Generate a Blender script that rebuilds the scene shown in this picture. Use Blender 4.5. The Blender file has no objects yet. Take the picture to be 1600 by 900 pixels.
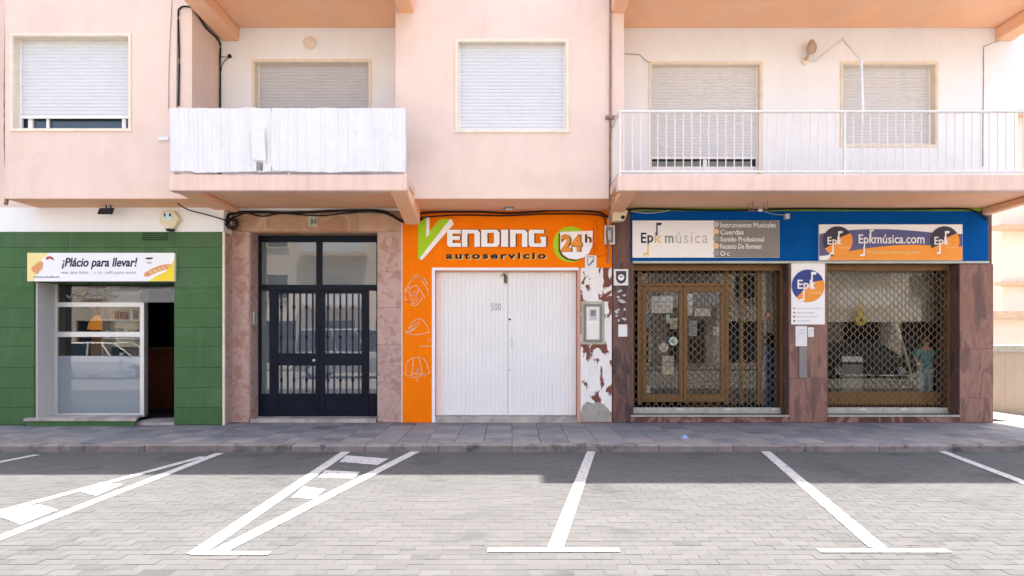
import bpy, bmesh, math, random
from mathutils import Vector
R = random.Random(7)
sc = bpy.context.scene
col = sc.collection

# ------------------------------------------------------------------ camera
D = 1000.0 / 92.0            # metres from the lens to the ground floor wall (y = 0)
HC = 1.36                    # lens height above the pavement
cam_d = bpy.data.cameras.new("camera"); cam = bpy.data.objects.new("camera", cam_d); col.objects.link(cam)
cam.location = (0, -D, HC); cam.rotation_euler = (math.radians(90), 0, 0)
cam_d.sensor_width = 36; cam_d.lens = 22.5; cam_d.shift_y = 85 / 1600; cam_d.clip_start = 0.05; cam_d.clip_end = 2000
sc.camera = cam
# ------------------------------------------------------------------ sky and sun
SUN_DIR = Vector((-1.2, -2.43, -11.03)).normalized()
elev = math.asin(-SUN_DIR.z); azim = math.atan2(1.2, 2.43)
w = bpy.data.worlds.new("World"); sc.world = w; w.use_nodes = True
nt = w.node_tree
bg = nt.nodes["Background"]
sky = nt.nodes.new("ShaderNodeTexSky"); sky.sky_type = 'NISHITA'; sky.sun_disc = False
sky.sun_elevation = elev; sky.sun_rotation = azim; sky.dust_density = 5.0; sky.ozone_density = 0.6
nt.links.new(sky.outputs[0], bg.inputs[0]); bg.inputs[1].default_value = 0.128
sl = bpy.data.lights.new("sun", 'SUN'); sl.energy = 4.6; sl.angle = math.radians(0.53); sl.color = (1.0, 0.925, 0.83)
so = bpy.data.objects.new("sun", sl); col.objects.link(so); so.location = (8, 12, 40)
so.rotation_euler = SUN_DIR.to_track_quat('-Z', 'Y').to_euler()
sc.view_settings.view_transform = 'Standard'; sc.view_settings.look = 'None'
sc.view_settings.exposure = 2.14; sc.view_settings.gamma = 1.0; sc.view_settings.use_curve_mapping = False
sc.cycles.max_bounces = 10; sc.cycles.diffuse_bounces = 6; sc.cycles.glossy_bounces = 4; sc.cycles.transparent_max_bounces = 16
sc.cycles.caustics_reflective = False; sc.cycles.caustics_refractive = False
sc.cycles.use_denoising = True

# ------------------------------------------------------------------ measuring helpers
def S(y): return (D + y) / 1000.0
def X(px, y=0.0): return (px - 800) * S(y)
def Z(py, y=0.0): return HC + (535 - py) * S(y)
RZ = -0.13                   # road level
def road(px, py):
    s = (HC - RZ) / (py - 535.0)
    return ((px - 800) * s, 1000 * s - D)

# ------------------------------------------------------------------ materials
def mat(name, c, rough=0.75, var=0.08, vs=2.5, c2=None, c2s=1.2, c2t=0.55, c2w=0.12, bump=0.0, bs=80, metal=0.0,
        streak=0.0, spec=0.14, objrand=0.0, island=0.0, stretch=(1, 1, 1), det=5):
    m = bpy.data.materials.new(name); m.use_nodes = True
    n = m.node_tree.nodes; L = m.node_tree.links
    b = n["Principled BSDF"]; b.inputs["Roughness"].default_value = rough; b.inputs["Metallic"].default_value = metal
    b.inputs["Specular IOR Level"].default_value = spec
    g = n.new("ShaderNodeNewGeometry"); mp = n.new("ShaderNodeMapping"); mp.inputs["Scale"].default_value = stretch
    L.new(g.outputs["Position"], mp.inputs[0]); P = mp.outputs[0]
    if objrand > 0:
        oi = n.new("ShaderNodeObjectInfo"); ad = n.new("ShaderNodeVectorMath"); ad.operation = 'ADD'
        mu = n.new("ShaderNodeMath"); mu.operation = 'MULTIPLY'; mu.inputs[1].default_value = 37.0
        L.new(oi.outputs["Random"], mu.inputs[0]); L.new(P, ad.inputs[0]); L.new(mu.outputs[0], ad.inputs[1]); P = ad.outputs[0]
    def noise(scale, det=det, vec=None, rgh=0.6, dist=0.0):
        t = n.new("ShaderNodeTexNoise"); t.inputs["Scale"].default_value = scale; t.inputs["Detail"].default_value = det
        t.inputs["Roughness"].default_value = rgh; t.inputs["Distortion"].default_value = dist
        L.new(vec or P, t.inputs["Vector"]); return t.outputs["Fac"]
    def mix(kind, fac, a, bb):
        x = n.new("ShaderNodeMix"); x.data_type = 'RGBA'; x.blend_type = kind
        for sock, v in ((0, fac), (6, a), (7, bb)):
            if hasattr(v, "is_linked"): L.new(v, x.inputs[sock])
            else: x.inputs[sock].default_value = v if not isinstance(v, tuple) else (*v[:3], 1)
        return x.outputs[2]
    def ramp(f, a, bb, ca=0.0, cb=1.0):
        r = n.new("ShaderNodeMapRange"); r.inputs[1].default_value = a; r.inputs[2].default_value = bb
        r.inputs[3].default_value = ca; r.inputs[4].default_value = cb; L.new(f, r.inputs[0]); return r.outputs[0]
    rgb = n.new("ShaderNodeRGB"); rgb.outputs[0].default_value = (*c, 1); C = rgb.outputs[0]
    if c2: C = mix('MIX', ramp(noise(c2s, 6, dist=0.6), c2t - c2w, c2t + c2w), C, c2)
    if var:
        f = ramp(noise(vs, 6), 0.25, 0.75, 1 - var, 1 + var)
        cm = n.new("ShaderNodeCombineColor"); [L.new(f, cm.inputs[i]) for i in range(3)]
        C = mix('MULTIPLY', 1.0, C, cm.outputs[0])
    if streak:
        m2 = n.new("ShaderNodeMapping"); m2.inputs["Scale"].default_value = (9, 9, 0.5); L.new(g.outputs["Position"], m2.inputs[0])
        f = ramp(noise(1.0, 4, m2.outputs[0]), 0.45, 0.8, 1.0, 1 - streak)
        cm = n.new("ShaderNodeCombineColor"); [L.new(f, cm.inputs[i]) for i in range(3)]
        C = mix('MULTIPLY', 1.0, C, cm.outputs[0])
    for amt, src in ((objrand, "o"), (island, "i")):
        if amt > 0:
            if src == "o": f0 = n.new("ShaderNodeObjectInfo").outputs["Random"]
            else: f0 = n.new("ShaderNodeNewGeometry").outputs["Random Per Island"]
            f = ramp(f0, 0, 1, 1 - amt, 1 + amt)
            cm = n.new("ShaderNodeCombineColor"); [L.new(f, cm.inputs[i]) for i in range(3)]
            C = mix('MULTIPLY', 1.0, C, cm.outputs[0])
    L.new(C, b.inputs["Base Color"])
    if bump:
        bp = n.new("ShaderNodeBump"); bp.inputs["Strength"].default_value = bump; bp.inputs["Distance"].default_value = 0.01
        L.new(noise(bs, 6), bp.inputs["Height"]); L.new(bp.outputs[0], b.inputs["Normal"])
    return m

def glass(name, tint=(0.75, 0.8, 0.8), ior=1.9, frost=0.0, fc=(0.4, 0.43, 0.45)):
    m = bpy.data.materials.new(name); m.use_nodes = True; n = m.node_tree.nodes; L = m.node_tree.links
    n.clear(); out = n.new("ShaderNodeOutputMaterial")
    tr = n.new("ShaderNodeBsdfTransparent"); tr.inputs[0].default_value = (*tint, 1)
    gl = n.new("ShaderNodeBsdfGlossy"); gl.inputs["Roughness"].default_value = 0.005; gl.inputs[0].default_value = (1, 1, 1, 1)
    g = n.new("ShaderNodeNewGeometry"); t = n.new("ShaderNodeTexNoise"); t.inputs["Scale"].default_value = 1.3; t.inputs["Detail"].default_value = 1
    bp = n.new("ShaderNodeBump"); bp.inputs["Strength"].default_value = 0.03; bp.inputs["Distance"].default_value = 0.02
    L.new(g.outputs["Position"], t.inputs["Vector"]); L.new(t.outputs[0], bp.inputs["Height"]); L.new(bp.outputs[0], gl.inputs["Normal"])
    fr = n.new("ShaderNodeFresnel"); fr.inputs[0].default_value = ior
    base = tr.outputs[0]
    if frost > 0:
        df = n.new("ShaderNodeBsdfDiffuse"); df.inputs[0].default_value = (*fc, 1)
        mx = n.new("ShaderNodeMixShader"); mx.inputs[0].default_value = frost
        L.new(tr.outputs[0], mx.inputs[1]); L.new(df.outputs[0], mx.inputs[2]); base = mx.outputs[0]
    m2 = n.new("ShaderNodeMixShader"); L.new(fr.outputs[0], m2.inputs[0]); L.new(base, m2.inputs[1]); L.new(gl.outputs[0], m2.inputs[2])
    L.new(m2.outputs[0], out.inputs[0]); return m

def marble(name, a, bcol, vein, rough=0.35, stretch=(1, 1, 1), sc=2.2):
    m = mat(name, a, rough=rough, c2=bcol, c2s=sc, c2t=0.5, c2w=0.16, var=0.12, vs=7, objrand=0.10, stretch=stretch, bump=0.05, bs=30)
    n = m.node_tree.nodes; L = m.node_tree.links; b = n["Principled BSDF"]
    src = b.inputs["Base Color"].links[0].from_socket
    ad = [x for x in n if x.type == 'VECT_MATH'][0]
    t = n.new("ShaderNodeTexNoise"); t.inputs["Scale"].default_value = sc; t.inputs["Detail"].default_value = 9; t.inputs["Distortion"].default_value = 0.7
    L.new(ad.outputs[0], t.inputs["Vector"])
    s1 = n.new("ShaderNodeMath"); s1.operation = 'SUBTRACT'; s1.inputs[1].default_value = 0.5; L.new(t.outputs[0], s1.inputs[0])
    s2 = n.new("ShaderNodeMath"); s2.operation = 'ABSOLUTE'; L.new(s1.outputs[0], s2.inputs[0])
    r = n.new("ShaderNodeMapRange"); r.inputs[1].default_value = 0.0; r.inputs[2].default_value = 0.07; r.inputs[3].default_value = 0.45; r.inputs[4].default_value = 0
    L.new(s2.outputs[0], r.inputs[0])
    x = n.new("ShaderNodeMix"); x.data_type = 'RGBA'; x.inputs[7].default_value = (*vein, 1)
    L.new(r.outputs[0], x.inputs[0]); L.new(src, x.inputs[6]); L.new(x.outputs[2], b.inputs["Base Color"])
    return m

M = {}
M['pink'] = mat("pink_paint", (0.745, 0.585, 0.50), 0.85, var=0.05, vs=1.0, streak=0.035, c2=(0.67, 0.51, 0.43), c2s=0.9, c2t=0.64, c2w=0.14, bump=0.12, bs=140)
M['slab'] = mat("stained_pink_slab_edge", (0.72, 0.54, 0.455), 0.85, var=0.07, vs=2, streak=0.16, c2=(0.58, 0.36, 0.24), c2s=3.0, c2t=0.70, c2w=0.08, bump=0.15, bs=60, stretch=(1,1,0.6))
M['bounce_tint'] = mat("soffit_bounce_tint", (0.86, 0.50, 0.30), 0.9, var=0.07, vs=1.0, c2=(0.84, 0.53, 0.36), c2s=1.5, bump=0.1)  # warm light bounced off the street, put into the soffit and bracket colour
M['cream'] = mat("cream_wall_paint", (0.81, 0.83, 0.845), 0.85, var=0.05, vs=1.0, streak=0.03, c2=(0.76, 0.765, 0.76), c2s=0.8, c2t=0.64, c2w=0.14, bump=0.12, bs=120)
M['white'] = mat("white_paint", (0.81, 0.805, 0.795), 0.5, var=0.03, vs=2, streak=0.02)
M['railwhite'] = mat("white_rail_paint", (0.70, 0.685, 0.66), 0.45, var=0.06, vs=6, c2=(0.42, 0.30, 0.22), c2s=9, c2t=0.74, c2w=0.04)
M['shutter'] = mat("shutter_slats", (0.63, 0.64, 0.655), 0.5, var=0.03, vs=2, streak=0.02)
M['shutter_grey'] = mat("grey_shutter_slats", (0.52, 0.53, 0.56), 0.5, var=0.03, vs=2, streak=0.02)
M['stone_trim'] = mat("cream_stone_trim", (0.74, 0.66, 0.54), 0.6, var=0.1, vs=8)
M['dark'] = mat("dark_void", (0.02, 0.02, 0.022), 0.9, var=0)
M['darkglass'] = mat("dark_window_glass", (0.03, 0.045, 0.06), 0.04, var=0, spec=0.9)
M['green'] = mat("green_panel_paint", (0.06, 0.135, 0.05), 0.5, var=0.12, vs=3, streak=0.16, c2=(0.085, 0.15, 0.075), c2s=1.4, c2t=0.6, c2w=0.12, objrand=0.07, bump=0.06, bs=40)
M['terrazzo'] = mat("speckled_granite", (0.58, 0.56, 0.54), 0.5, var=0.25, vs=90, bump=0.03)
M['alu'] = mat("aluminium", (0.62, 0.63, 0.63), 0.35, var=0.05, metal=0.4)
M['bronze'] = mat("bronze_aluminium", (0.205, 0.112, 0.046), 0.42, var=0.15, vs=6, metal=0.25)
M['grille'] = mat("grille_steel", (0.19, 0.145, 0.10), 0.5, var=0.3, vs=8, metal=0.4)
M['grail'] = mat("grille_rail", (0.42, 0.44, 0.40), 0.45, var=0.15, vs=6, metal=0.4, streak=0.2)
M['navy'] = mat("dark_navy_paint", (0.006, 0.010, 0.021), 0.4, var=0.2, vs=4, spec=0.12)
M['marble'] = marble("pink_marble", (0.37, 0.215, 0.175), (0.47, 0.325, 0.29), (0.58, 0.465, 0.42), sc=5.5)
M['marble_lintel'] = marble("tan_marble", (0.40, 0.215, 0.125), (0.46, 0.28, 0.185), (0.60, 0.46, 0.33))
M['brownstone'] = marble("brown_marble", (0.16, 0.078, 0.06), (0.065, 0.052, 0.054), (0.24, 0.14, 0.12), rough=0.4, stretch=(2.6, 2.6, 0.7))
M['redstone'] = marble("red_marble", (0.285, 0.145, 0.112), (0.15, 0.092, 0.08), (0.36, 0.22, 0.175), rough=0.4, stretch=(2.6, 2.6, 0.6))
M['plinth'] = marble("plinth_marble", (0.16, 0.06, 0.045), (0.10, 0.055, 0.05), (0.5, 0.33, 0.27), rough=0.4)
M['orange'] = mat("orange_paint", (0.90, 0.20, 0.004), 0.7, spec=0.04, var=0.05, vs=3, streak=0.05)
M['pinktrim'] = mat("pink_jamb", (0.62, 0.34, 0.25), 0.7, var=0.08)
M['blue'] = mat("blue_paint", (0.002, 0.082, 0.33), 0.7, spec=0.04, var=0.10, vs=3, streak=0.10)
M['lime'] = mat("lime_green", (0.38, 0.62, 0.02), 0.5, var=0.05)
M['limeboard'] = mat("mossy_green_board", (0.20, 0.30, 0.03), 0.7, var=0.3, vs=6)
M['peel'] = mat("peeling_white_paint", (0.80, 0.775, 0.75), 0.8, var=0.08, vs=8, c2=(0.19, 0.075, 0.055), c2s=4.6, c2t=0.545, c2w=0.012, bump=0.3, bs=14, stretch=(1, 1, 0.62), det=2)
M['concrete'] = mat("bare_concrete", (0.36, 0.34, 0.31), 0.9, var=0.2, vs=12, bump=0.5, bs=40)
M['step'] = mat("threshold_stone", (0.47, 0.42, 0.38), 0.7, var=0.15, vs=7, c2=(0.3, 0.26, 0.24), c2s=3)
M['ink'] = mat("black_ink", (0.02, 0.02, 0.025), 0.5, var=0)
M['greyink'] = mat("grey_ink", (0.32, 0.32, 0.34), 0.5, var=0)
M['lightink'] = mat("light_grey_ink", (0.50, 0.51, 0.53), 0.5, var=0)
M['navyink'] = mat("navy_ink", (0.03, 0.035, 0.09), 0.5, var=0)
M['yellow'] = mat("yellow_print", (0.87, 0.66, 0.05), 0.45, var=0.05)
M['paleyellow'] = mat("pale_yellow_print", (0.85, 0.72, 0.32), 0.45, var=0.05)
M['gold'] = mat("gold_print", (0.80, 0.58, 0.22), 0.45, var=0.02)
M['bread'] = mat("bread_print", (0.72, 0.33, 0.13), 0.5, var=0.2, vs=30)
M['breadlight'] = mat("light_bread_print", (0.82, 0.55, 0.30), 0.5, var=0.1, vs=30)
M['chalk'] = mat("chalky_drawing_paint", (0.82, 0.52, 0.33), 0.8, var=0.25, vs=14)
M['lampbrown'] = mat("weathered_lamp_metal", (0.46, 0.36, 0.27), 0.7, var=0.25, vs=12)
M['joint'] = mat("sandy_joint", (0.078, 0.075, 0.072), 0.95, var=0.2, vs=2)
M['ventgreen'] = mat("dark_green_slats", (0.02, 0.045, 0.018), 0.6, var=0.1)
M['litterblue'] = mat("pale_blue_plastic", (0.30, 0.42, 0.66), 0.5, var=0.1)
M['redink'] = mat("red_print", (0.42, 0.06, 0.04), 0.5, var=0.1)
M['signwhite'] = mat("sign_white", (0.86, 0.86, 0.87), 0.35, var=0.02)
M['signgrey'] = mat("sign_grey", (0.235, 0.225, 0.215), 0.4, var=0.03)
M['violet'] = mat("slate_blue_print", (0.115, 0.12, 0.27), 0.4, var=0.03)
M['slate'] = mat("dark_slate_print", (0.06, 0.055, 0.085), 0.4, var=0.03)
M['logoblue'] = mat("logo_blue_print", (0.045, 0.07, 0.26), 0.4, var=0.03)
M['orangeprint'] = mat("orange_print", (0.85, 0.33, 0.055), 0.4, var=0.03)
M['letter_edge'] = mat("brown_letter_edge", (0.14, 0.05, 0.02), 0.6, var=0)
M['paper'] = mat("paper", (0.76, 0.76, 0.76), 0.8, var=0.06, vs=9)
M['cable'] = mat("black_cable", (0.02, 0.018, 0.016), 0.6, var=0.2)
M['cablegrey'] = mat("grey_cable", (0.30, 0.27, 0.25), 0.6, var=0.1)
M['pipe'] = mat("rusty_pipe", (0.36, 0.23, 0.19), 0.6, var=0.2, vs=10, c2=(0.18, 0.12, 0.1), c2s=8)
M['plastic'] = mat("cream_plastic", (0.72, 0.63, 0.44), 0.45, var=0.05)
M['screen'] = mat("white_cane_screen", (0.70, 0.70, 0.71), 0.8, var=0.06, vs=3, streak=0.10, c2=(0.60, 0.57, 0.53), c2s=5, c2t=0.70, c2w=0.08)
M['counter'] = mat("dark_red_wood", (0.11, 0.03, 0.02), 0.35, var=0.2, vs=5)
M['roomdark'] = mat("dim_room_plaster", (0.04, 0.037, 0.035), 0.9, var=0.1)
M['hall'] = mat("hall_plaster", (0.42, 0.43, 0.44), 0.9, var=0.05)
M['lampshade'] = mat("orange_lampshade", (0.85, 0.30, 0.03), 0.5, var=0.1)
_lm = M['lampshade'].node_tree.nodes['Principled BSDF']; _lm.inputs['Emission Color'].default_value = (1.0, 0.36, 0.05, 1); _lm.inputs['Emission Strength'].default_value = 0.07
M['columnorange'] = mat("orange_column_paint", (0.62, 0.27, 0.05), 0.6, var=0.1)
M['wood'] = mat("brown_wood", (0.13, 0.07, 0.035), 0.5, var=0.25, vs=8)
M['teal'] = mat("teal_cloth", (0.16, 0.52, 0.52), 0.8, var=0.3, vs=12)
M['palecloth'] = mat("pale_aqua_cloth", (0.55, 0.76, 0.76), 0.8, var=0.15, vs=12)
M['skin'] = mat("wooden_head", (0.66, 0.38, 0.26), 0.6, var=0.05)
M['guitar'] = mat("yellow_guitar_varnish", (0.80, 0.58, 0.06), 0.3, var=0.08)
M['strap'] = mat("cream_ribbon", (0.66, 0.63, 0.42), 0.7, var=0.1)
M['bluething'] = mat("blue_plastic", (0.03, 0.16, 0.34), 0.4, var=0.1)
M['tan'] = mat("tan_render", (0.52, 0.42, 0.32), 0.9, var=0.07, vs=2, streak=0.15, bump=0.15)
M['coping'] = mat("mossy_coping", (0.46, 0.45, 0.36), 0.9, var=0.2, vs=6)
M['neighbour'] = mat("pale_render", (0.78, 0.70, 0.59), 0.9, var=0.05)
M['neighbour2'] = mat("beige_render", (0.76, 0.67, 0.55), 0.9, var=0.05)
M['rooftile'] = mat("clay_ledge", (0.60, 0.43, 0.30), 0.9, var=0.15, vs=8)
M['paint'] = mat("road_paint", (0.40, 0.40, 0.405), 0.7, var=0.07, vs=5, c2=(0.26, 0.26, 0.26), c2s=6, c2t=0.70, c2w=0.05)
pv = dict(rough=0.85, c2=(0.054, 0.055, 0.057), c2s=1.0, c2t=0.63, c2w=0.07, var=0.10, vs=0.7, bump=0.25, bs=60)
M['paver'] = mat("concrete_paver", (0.0765, 0.077, 0.079), objrand=0.06, **pv)
M['paverfield'] = mat("concrete_paver_field", (0.0765, 0.077, 0.079), island=0.06, **pv)
M['kerb'] = mat("kerb_stone", (0.21, 0.185, 0.182), 0.85, var=0.25, vs=5, c2=(0.075, 0.07, 0.072), c2s=3.5, c2t=0.62, c2w=0.08, objrand=0.08, bump=0.35, bs=30)
M['tile_blue'] = mat("blue_grey_paving_tile", (0.168, 0.172, 0.184), 0.65, var=0.16, vs=3, c2=(0.105, 0.103, 0.112), c2s=1.6, c2t=0.62, c2w=0.1, objrand=0.10, bump=0.15, bs=40)
M['tile_pink'] = mat("pink_grey_paving_tile", (0.212, 0.20, 0.202), 0.65, var=0.16, vs=3, c2=(0.135, 0.12, 0.122), c2s=1.6, c2t=0.62, c2w=0.1, objrand=0.10, bump=0.15, bs=40)
M['carpaint_white'] = mat("white_car_paint", (0.78, 0.78, 0.78), 0.25, var=0, spec=0.6)
M['carpaint_grey'] = mat("silver_van_paint", (0.42, 0.44, 0.47), 0.3, var=0, metal=0.3)
M['carpaint_dark'] = mat("dark_car_paint", (0.03, 0.032, 0.04), 0.22, var=0, spec=0.6)
M['rubber'] = mat("rubber", (0.02, 0.02, 0.02), 0.8, var=0)
M['taillight'] = mat("red_lens", (0.35, 0.01, 0.01), 0.2, var=0)
M['glass'] = glass("shop_glass", (0.90, 0.92, 0.92), 1.43)
M['doorglass'] = glass("obscured_door_glass", (0.8, 0.84, 0.85), 1.85, frost=0.6, fc=(0.17, 0.20, 0.245))
M['topglass'] = glass("pale_fanlight_glass", (0.8, 0.84, 0.85), 1.7, frost=0.7, fc=(0.17, 0.20, 0.215))
M['frosted'] = glass("frosted_film_glass", (0.7, 0.74, 0.76), 1.5, frost=0.8, fc=(0.29, 0.335, 0.37))
M['bounce_paving'] = mat("pale_bounce_paving", (0.24, 0.23, 0.215), 0.9, var=0.12, vs=0.8)  # pale so that it throws light back at the facade
# ground sheet: a paver pattern for everything past the built pavers
def ground_mat():
    m = mat("paved_ground", (0.08, 0.078, 0.076), 0.9, var=0.12, vs=0.6)
    n = m.node_tree.nodes; L = m.node_tree.links; b = n["Principled BSDF"]
    src = b.inputs["Base Color"].links[0].from_socket
    t = n.new("ShaderNodeTexBrick"); t.inputs["Scale"].default_value = 1.0; t.inputs["Brick Width"].default_value = 0.2; t.inputs["Row Height"].default_value = 0.1
    t.inputs["Mortar Size"].default_value = 0.004; t.inputs["Color1"].default_value = (1, 1, 1, 1); t.inputs["Color2"].default_value = (0.9, 0.9, 0.9, 1); t.inputs["Mortar"].default_value = (0.6, 0.58, 0.55, 1)
    g = n.new("ShaderNodeNewGeometry"); L.new(g.outputs["Position"], t.inputs["Vector"])
    x = n.new("ShaderNodeMix"); x.data_type = 'RGBA'; x.blend_type = 'MULTIPLY'; x.inputs[0].default_value = 1
    L.new(src, x.inputs[6]); L.new(t.outputs[0], x.inputs[7]); L.new(x.outputs[2], b.inputs["Base Color"]); return m
M['ground'] = ground_mat()
def worn_paint():
    m = M['paint']; n = m.node_tree.nodes; L = m.node_tree.links; b = n["Principled BSDF"]; src = b.inputs["Base Color"].links[0].from_socket
    g = n.new("ShaderNodeNewGeometry"); mp = n.new("ShaderNodeMapping"); mp.inputs["Location"].default_value = (0.1, -0.03, 0); L.new(g.outputs["Position"], mp.inputs[0])
    t = n.new("ShaderNodeTexBrick"); t.inputs["Scale"].default_value = 1.0; t.inputs["Brick Width"].default_value = 0.2; t.inputs["Row Height"].default_value = 0.1; t.inputs["Mortar Size"].default_value = 0.004
    t.inputs["Color1"].default_value = (1, 1, 1, 1); t.inputs["Color2"].default_value = (0.93, 0.93, 0.93, 1); t.inputs["Mortar"].default_value = (0.5, 0.49, 0.48, 1); L.new(mp.outputs[0], t.inputs["Vector"])
    x = n.new("ShaderNodeMix"); x.data_type = 'RGBA'; x.blend_type = 'MULTIPLY'; x.inputs[0].default_value = 1; L.new(src, x.inputs[6]); L.new(t.outputs[0], x.inputs[7])
    q = n.new("ShaderNodeTexNoise"); q.inputs["Scale"].default_value = 22; q.inputs["Detail"].default_value = 8; L.new(g.outputs["Position"], q.inputs["Vector"])
    mr = n.new("ShaderNodeMapRange"); mr.inputs[1].default_value = 0.60; mr.inputs[2].default_value = 0.68; L.new(q.outputs[0], mr.inputs[0])
    y = n.new("ShaderNodeMix"); y.data_type = 'RGBA'; y.inputs[7].default_value = (0.13, 0.128, 0.125, 1); L.new(mr.outputs[0], y.inputs[0]); L.new(x.outputs[2], y.inputs[6]); L.new(y.outputs[2], b.inputs["Base Color"])
worn_paint()

# ------------------------------------------------------------------ mesh helpers
ORI = {}
class MB:
    def __init__(s): s.v = []; s.f = []
    def quad(s, a, b, c, d):
        i = len(s.v); s.v += [a, b, c, d]; s.f.append((i, i+1, i+2, i+3)); return s
    def box(s, x0, x1, y0, y1, z0, z1):
        x0, x1 = min(x0, x1), max(x0, x1); y0, y1 = min(y0, y1), max(y0, y1); z0, z1 = min(z0, z1), max(z0, z1)
        i = len(s.v)
        s.v += [(x0,y0,z0),(x1,y0,z0),(x1,y1,z0),(x0,y1,z0),(x0,y0,z1),(x1,y0,z1),(x1,y1,z1),(x0,y1,z1)]
        s.f += [tuple(i+k for k in q) for q in ((0,3,2,1),(4,5,6,7),(0,1,5,4),(1,2,6,5),(2,3,7,6),(3,0,4,7))]; return s
    def hexa(s, bot, top):            # 4 bottom corners, 4 top corners (ccw from above)
        i = len(s.v); s.v += list(bot) + list(top)
        s.f += [tuple(i+k for k in q) for q in ((0,3,2,1),(4,5,6,7),(0,1,5,4),(1,2,6,5),(2,3,7,6),(3,0,4,7))]; return s
    def prism(s, pts, y0, y1):        # polygon in x,z (clockwise or not) extruded in y
        n = len(pts); i = len(s.v)
        s.v += [(p[0], y0, p[1]) for p in pts] + [(p[0], y1, p[1]) for p in pts]
        s.f.append(tuple(i+k for k in range(n))); s.f.append(tuple(i+n+k for k in reversed(range(n))))
        for k in range(n): s.f.append((i+k, i+n+k, i+n+(k+1) % n, i+(k+1) % n))
        return s
    def prismx(s, pts, x0, x1):       # polygon in y,z extruded in x
        n = len(pts); i = len(s.v)
        s.v += [(x0, p[0], p[1]) for p in pts] + [(x1, p[0], p[1]) for p in pts]
        s.f.append(tuple(i+k for k in range(n))); s.f.append(tuple(i+n+k for k in reversed(range(n))))
        for k in range(n): s.f.append((i+k, i+n+k, i+n+(k+1) % n, i+(k+1) % n))
        return s
    def prismz(s, pts, z0, z1):
        n = len(pts); i = len(s.v)
        s.v += [(p[0], p[1], z0) for p in pts] + [(p[0], p[1], z1) for p in pts]
        s.f.append(tuple(i+k for k in range(n))); s.f.append(tuple(i+n+k for k in reversed(range(n))))
        for k in range(n): s.f.append((i+k, i+n+k, i+n+(k+1) % n, i+(k+1) % n))
        return s
    def tube(s, pts, r, n=6, caps=True):
        pts = [Vector(p) for p in pts]; i0 = len(s.v)
        rr = r if isinstance(r, (list, tuple)) else [r] * len(pts)
        up = Vector((0, 0, 1))
        for k, p in enumerate(pts):
            t = (pts[min(k+1, len(pts)-1)] - pts[max(k-1, 0)])
            t = t.normalized() if t.length > 1e-9 else Vector((0, 0, 1))
            a = t.cross(up)
            if a.length < 1e-3: a = t.cross(Vector((0, 1, 0)))
            a.normalize(); b = a.cross(t).normalized()
            for j in range(n):
                q = 2 * math.pi * (j + 0.5) / n
                s.v.append(tuple(p + (a * math.cos(q) + b * math.sin(q)) * rr[k]))
        for k in range(len(pts) - 1):
            for j in range(n):
                s.f.append((i0+k*n+j, i0+k*n+(j+1) % n, i0+(k+1)*n+(j+1) % n, i0+(k+1)*n+j))
        if caps:
            s.f.append(tuple(i0+j for j in reversed(range(n)))); s.f.append(tuple(i0+(len(pts)-1)*n+j for j in range(n)))
        return s
    def lathe(s, prof, cx, cy, cz, axis='z', n=16):   # prof: (radius, along)
        i0 = len(s.v); m = len(prof)
        for r, h in prof:
            for j in range(n):
                a = 2 * math.pi * j / n; c_, s_ = r * math.cos(a), r * math.sin(a)
                if axis == 'z': s.v.append((cx + c_, cy + s_, cz + h))
                elif axis == 'y': s.v.append((cx + c_, cy + h, cz + s_))
                else: s.v.append((cx + h, cy + c_, cz + s_))
        for k in range(m - 1):
            for j in range(n): s.f.append((i0+k*n+j, i0+k*n+(j+1) % n, i0+(k+1)*n+(j+1) % n, i0+(k+1)*n+j))
        s.f.append(tuple(i0+j for j in reversed(range(n)))); s.f.append(tuple(i0+(m-1)*n+j for j in range(n)))
        return s
    def ribbon(s, pts, wd, y, th=0.003):              # painted stroke on a wall plane, pts in x,z
        for a, b in zip(pts[:-1], pts[1:]):
            d = Vector((b[0]-a[0], b[1]-a[1]));
            if d.length < 1e-6: continue
            d.normalize(); nn = Vector((-d.y, d.x)) * wd / 2; e = d * wd * 0.3
            s.prism([(a[0]-e.x+nn.x, a[1]-e.y+nn.y), (a[0]-e.x-nn.x, a[1]-e.y-nn.y), (b[0]+e.x-nn.x, b[1]+e.y-nn.y), (b[0]+e.x+nn.x, b[1]+e.y+nn.y)], y, y + th)
        return s
    def build(s, name, m, parent=None, smooth=False, bevel=0.0, base=False):
        xs = [p[0] for p in s.v]; ys = [p[1] for p in s.v]; zs = [p[2] for p in s.v]
        c = Vector(((min(xs)+max(xs))/2, (min(ys)+max(ys))/2, min(zs)))
        me = bpy.data.meshes.new(name); me.from_pydata([tuple(Vector(p) - c) for p in s.v], [], s.f); me.update()
        bm = bmesh.new(); bm.from_mesh(me); bmesh.ops.recalc_face_normals(bm, faces=bm.faces); bm.to_mesh(me); bm.free()
        if smooth:
            for p in me.polygons: p.use_smooth = True
        me.materials.append(m if not isinstance(m, str) else M[m])
        return link(name, me, c, parent, bevel)
def link(name, me, c, parent=None, bevel=0.0):
    o = bpy.data.objects.new(name, me); col.objects.link(o); c = Vector(c)
    if parent is not None:
        o.parent = parent; o.location = c - ORI[parent]
    else: o.location = c
    ORI[o] = c.copy()
    if bevel:
        bv = o.modifiers.new("bevel", 'BEVEL'); bv.width = bevel; bv.segments = 2; bv.limit_method = 'ANGLE'; bv.angle_limit = math.radians(40)
    return o
def empty(name, loc):
    o = bpy.data.objects.new(name, None); col.objects.link(o); o.location = loc; ORI[o] = Vector(loc); o.empty_display_size = 0.2; return o
def tag(o, label=None, cat=None, group=None, kind=None):
    if label: o["label"] = label
    if cat: o["category"] = cat
    if group: o["group"] = group
    if kind: o["kind"] = kind
    return o
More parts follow.
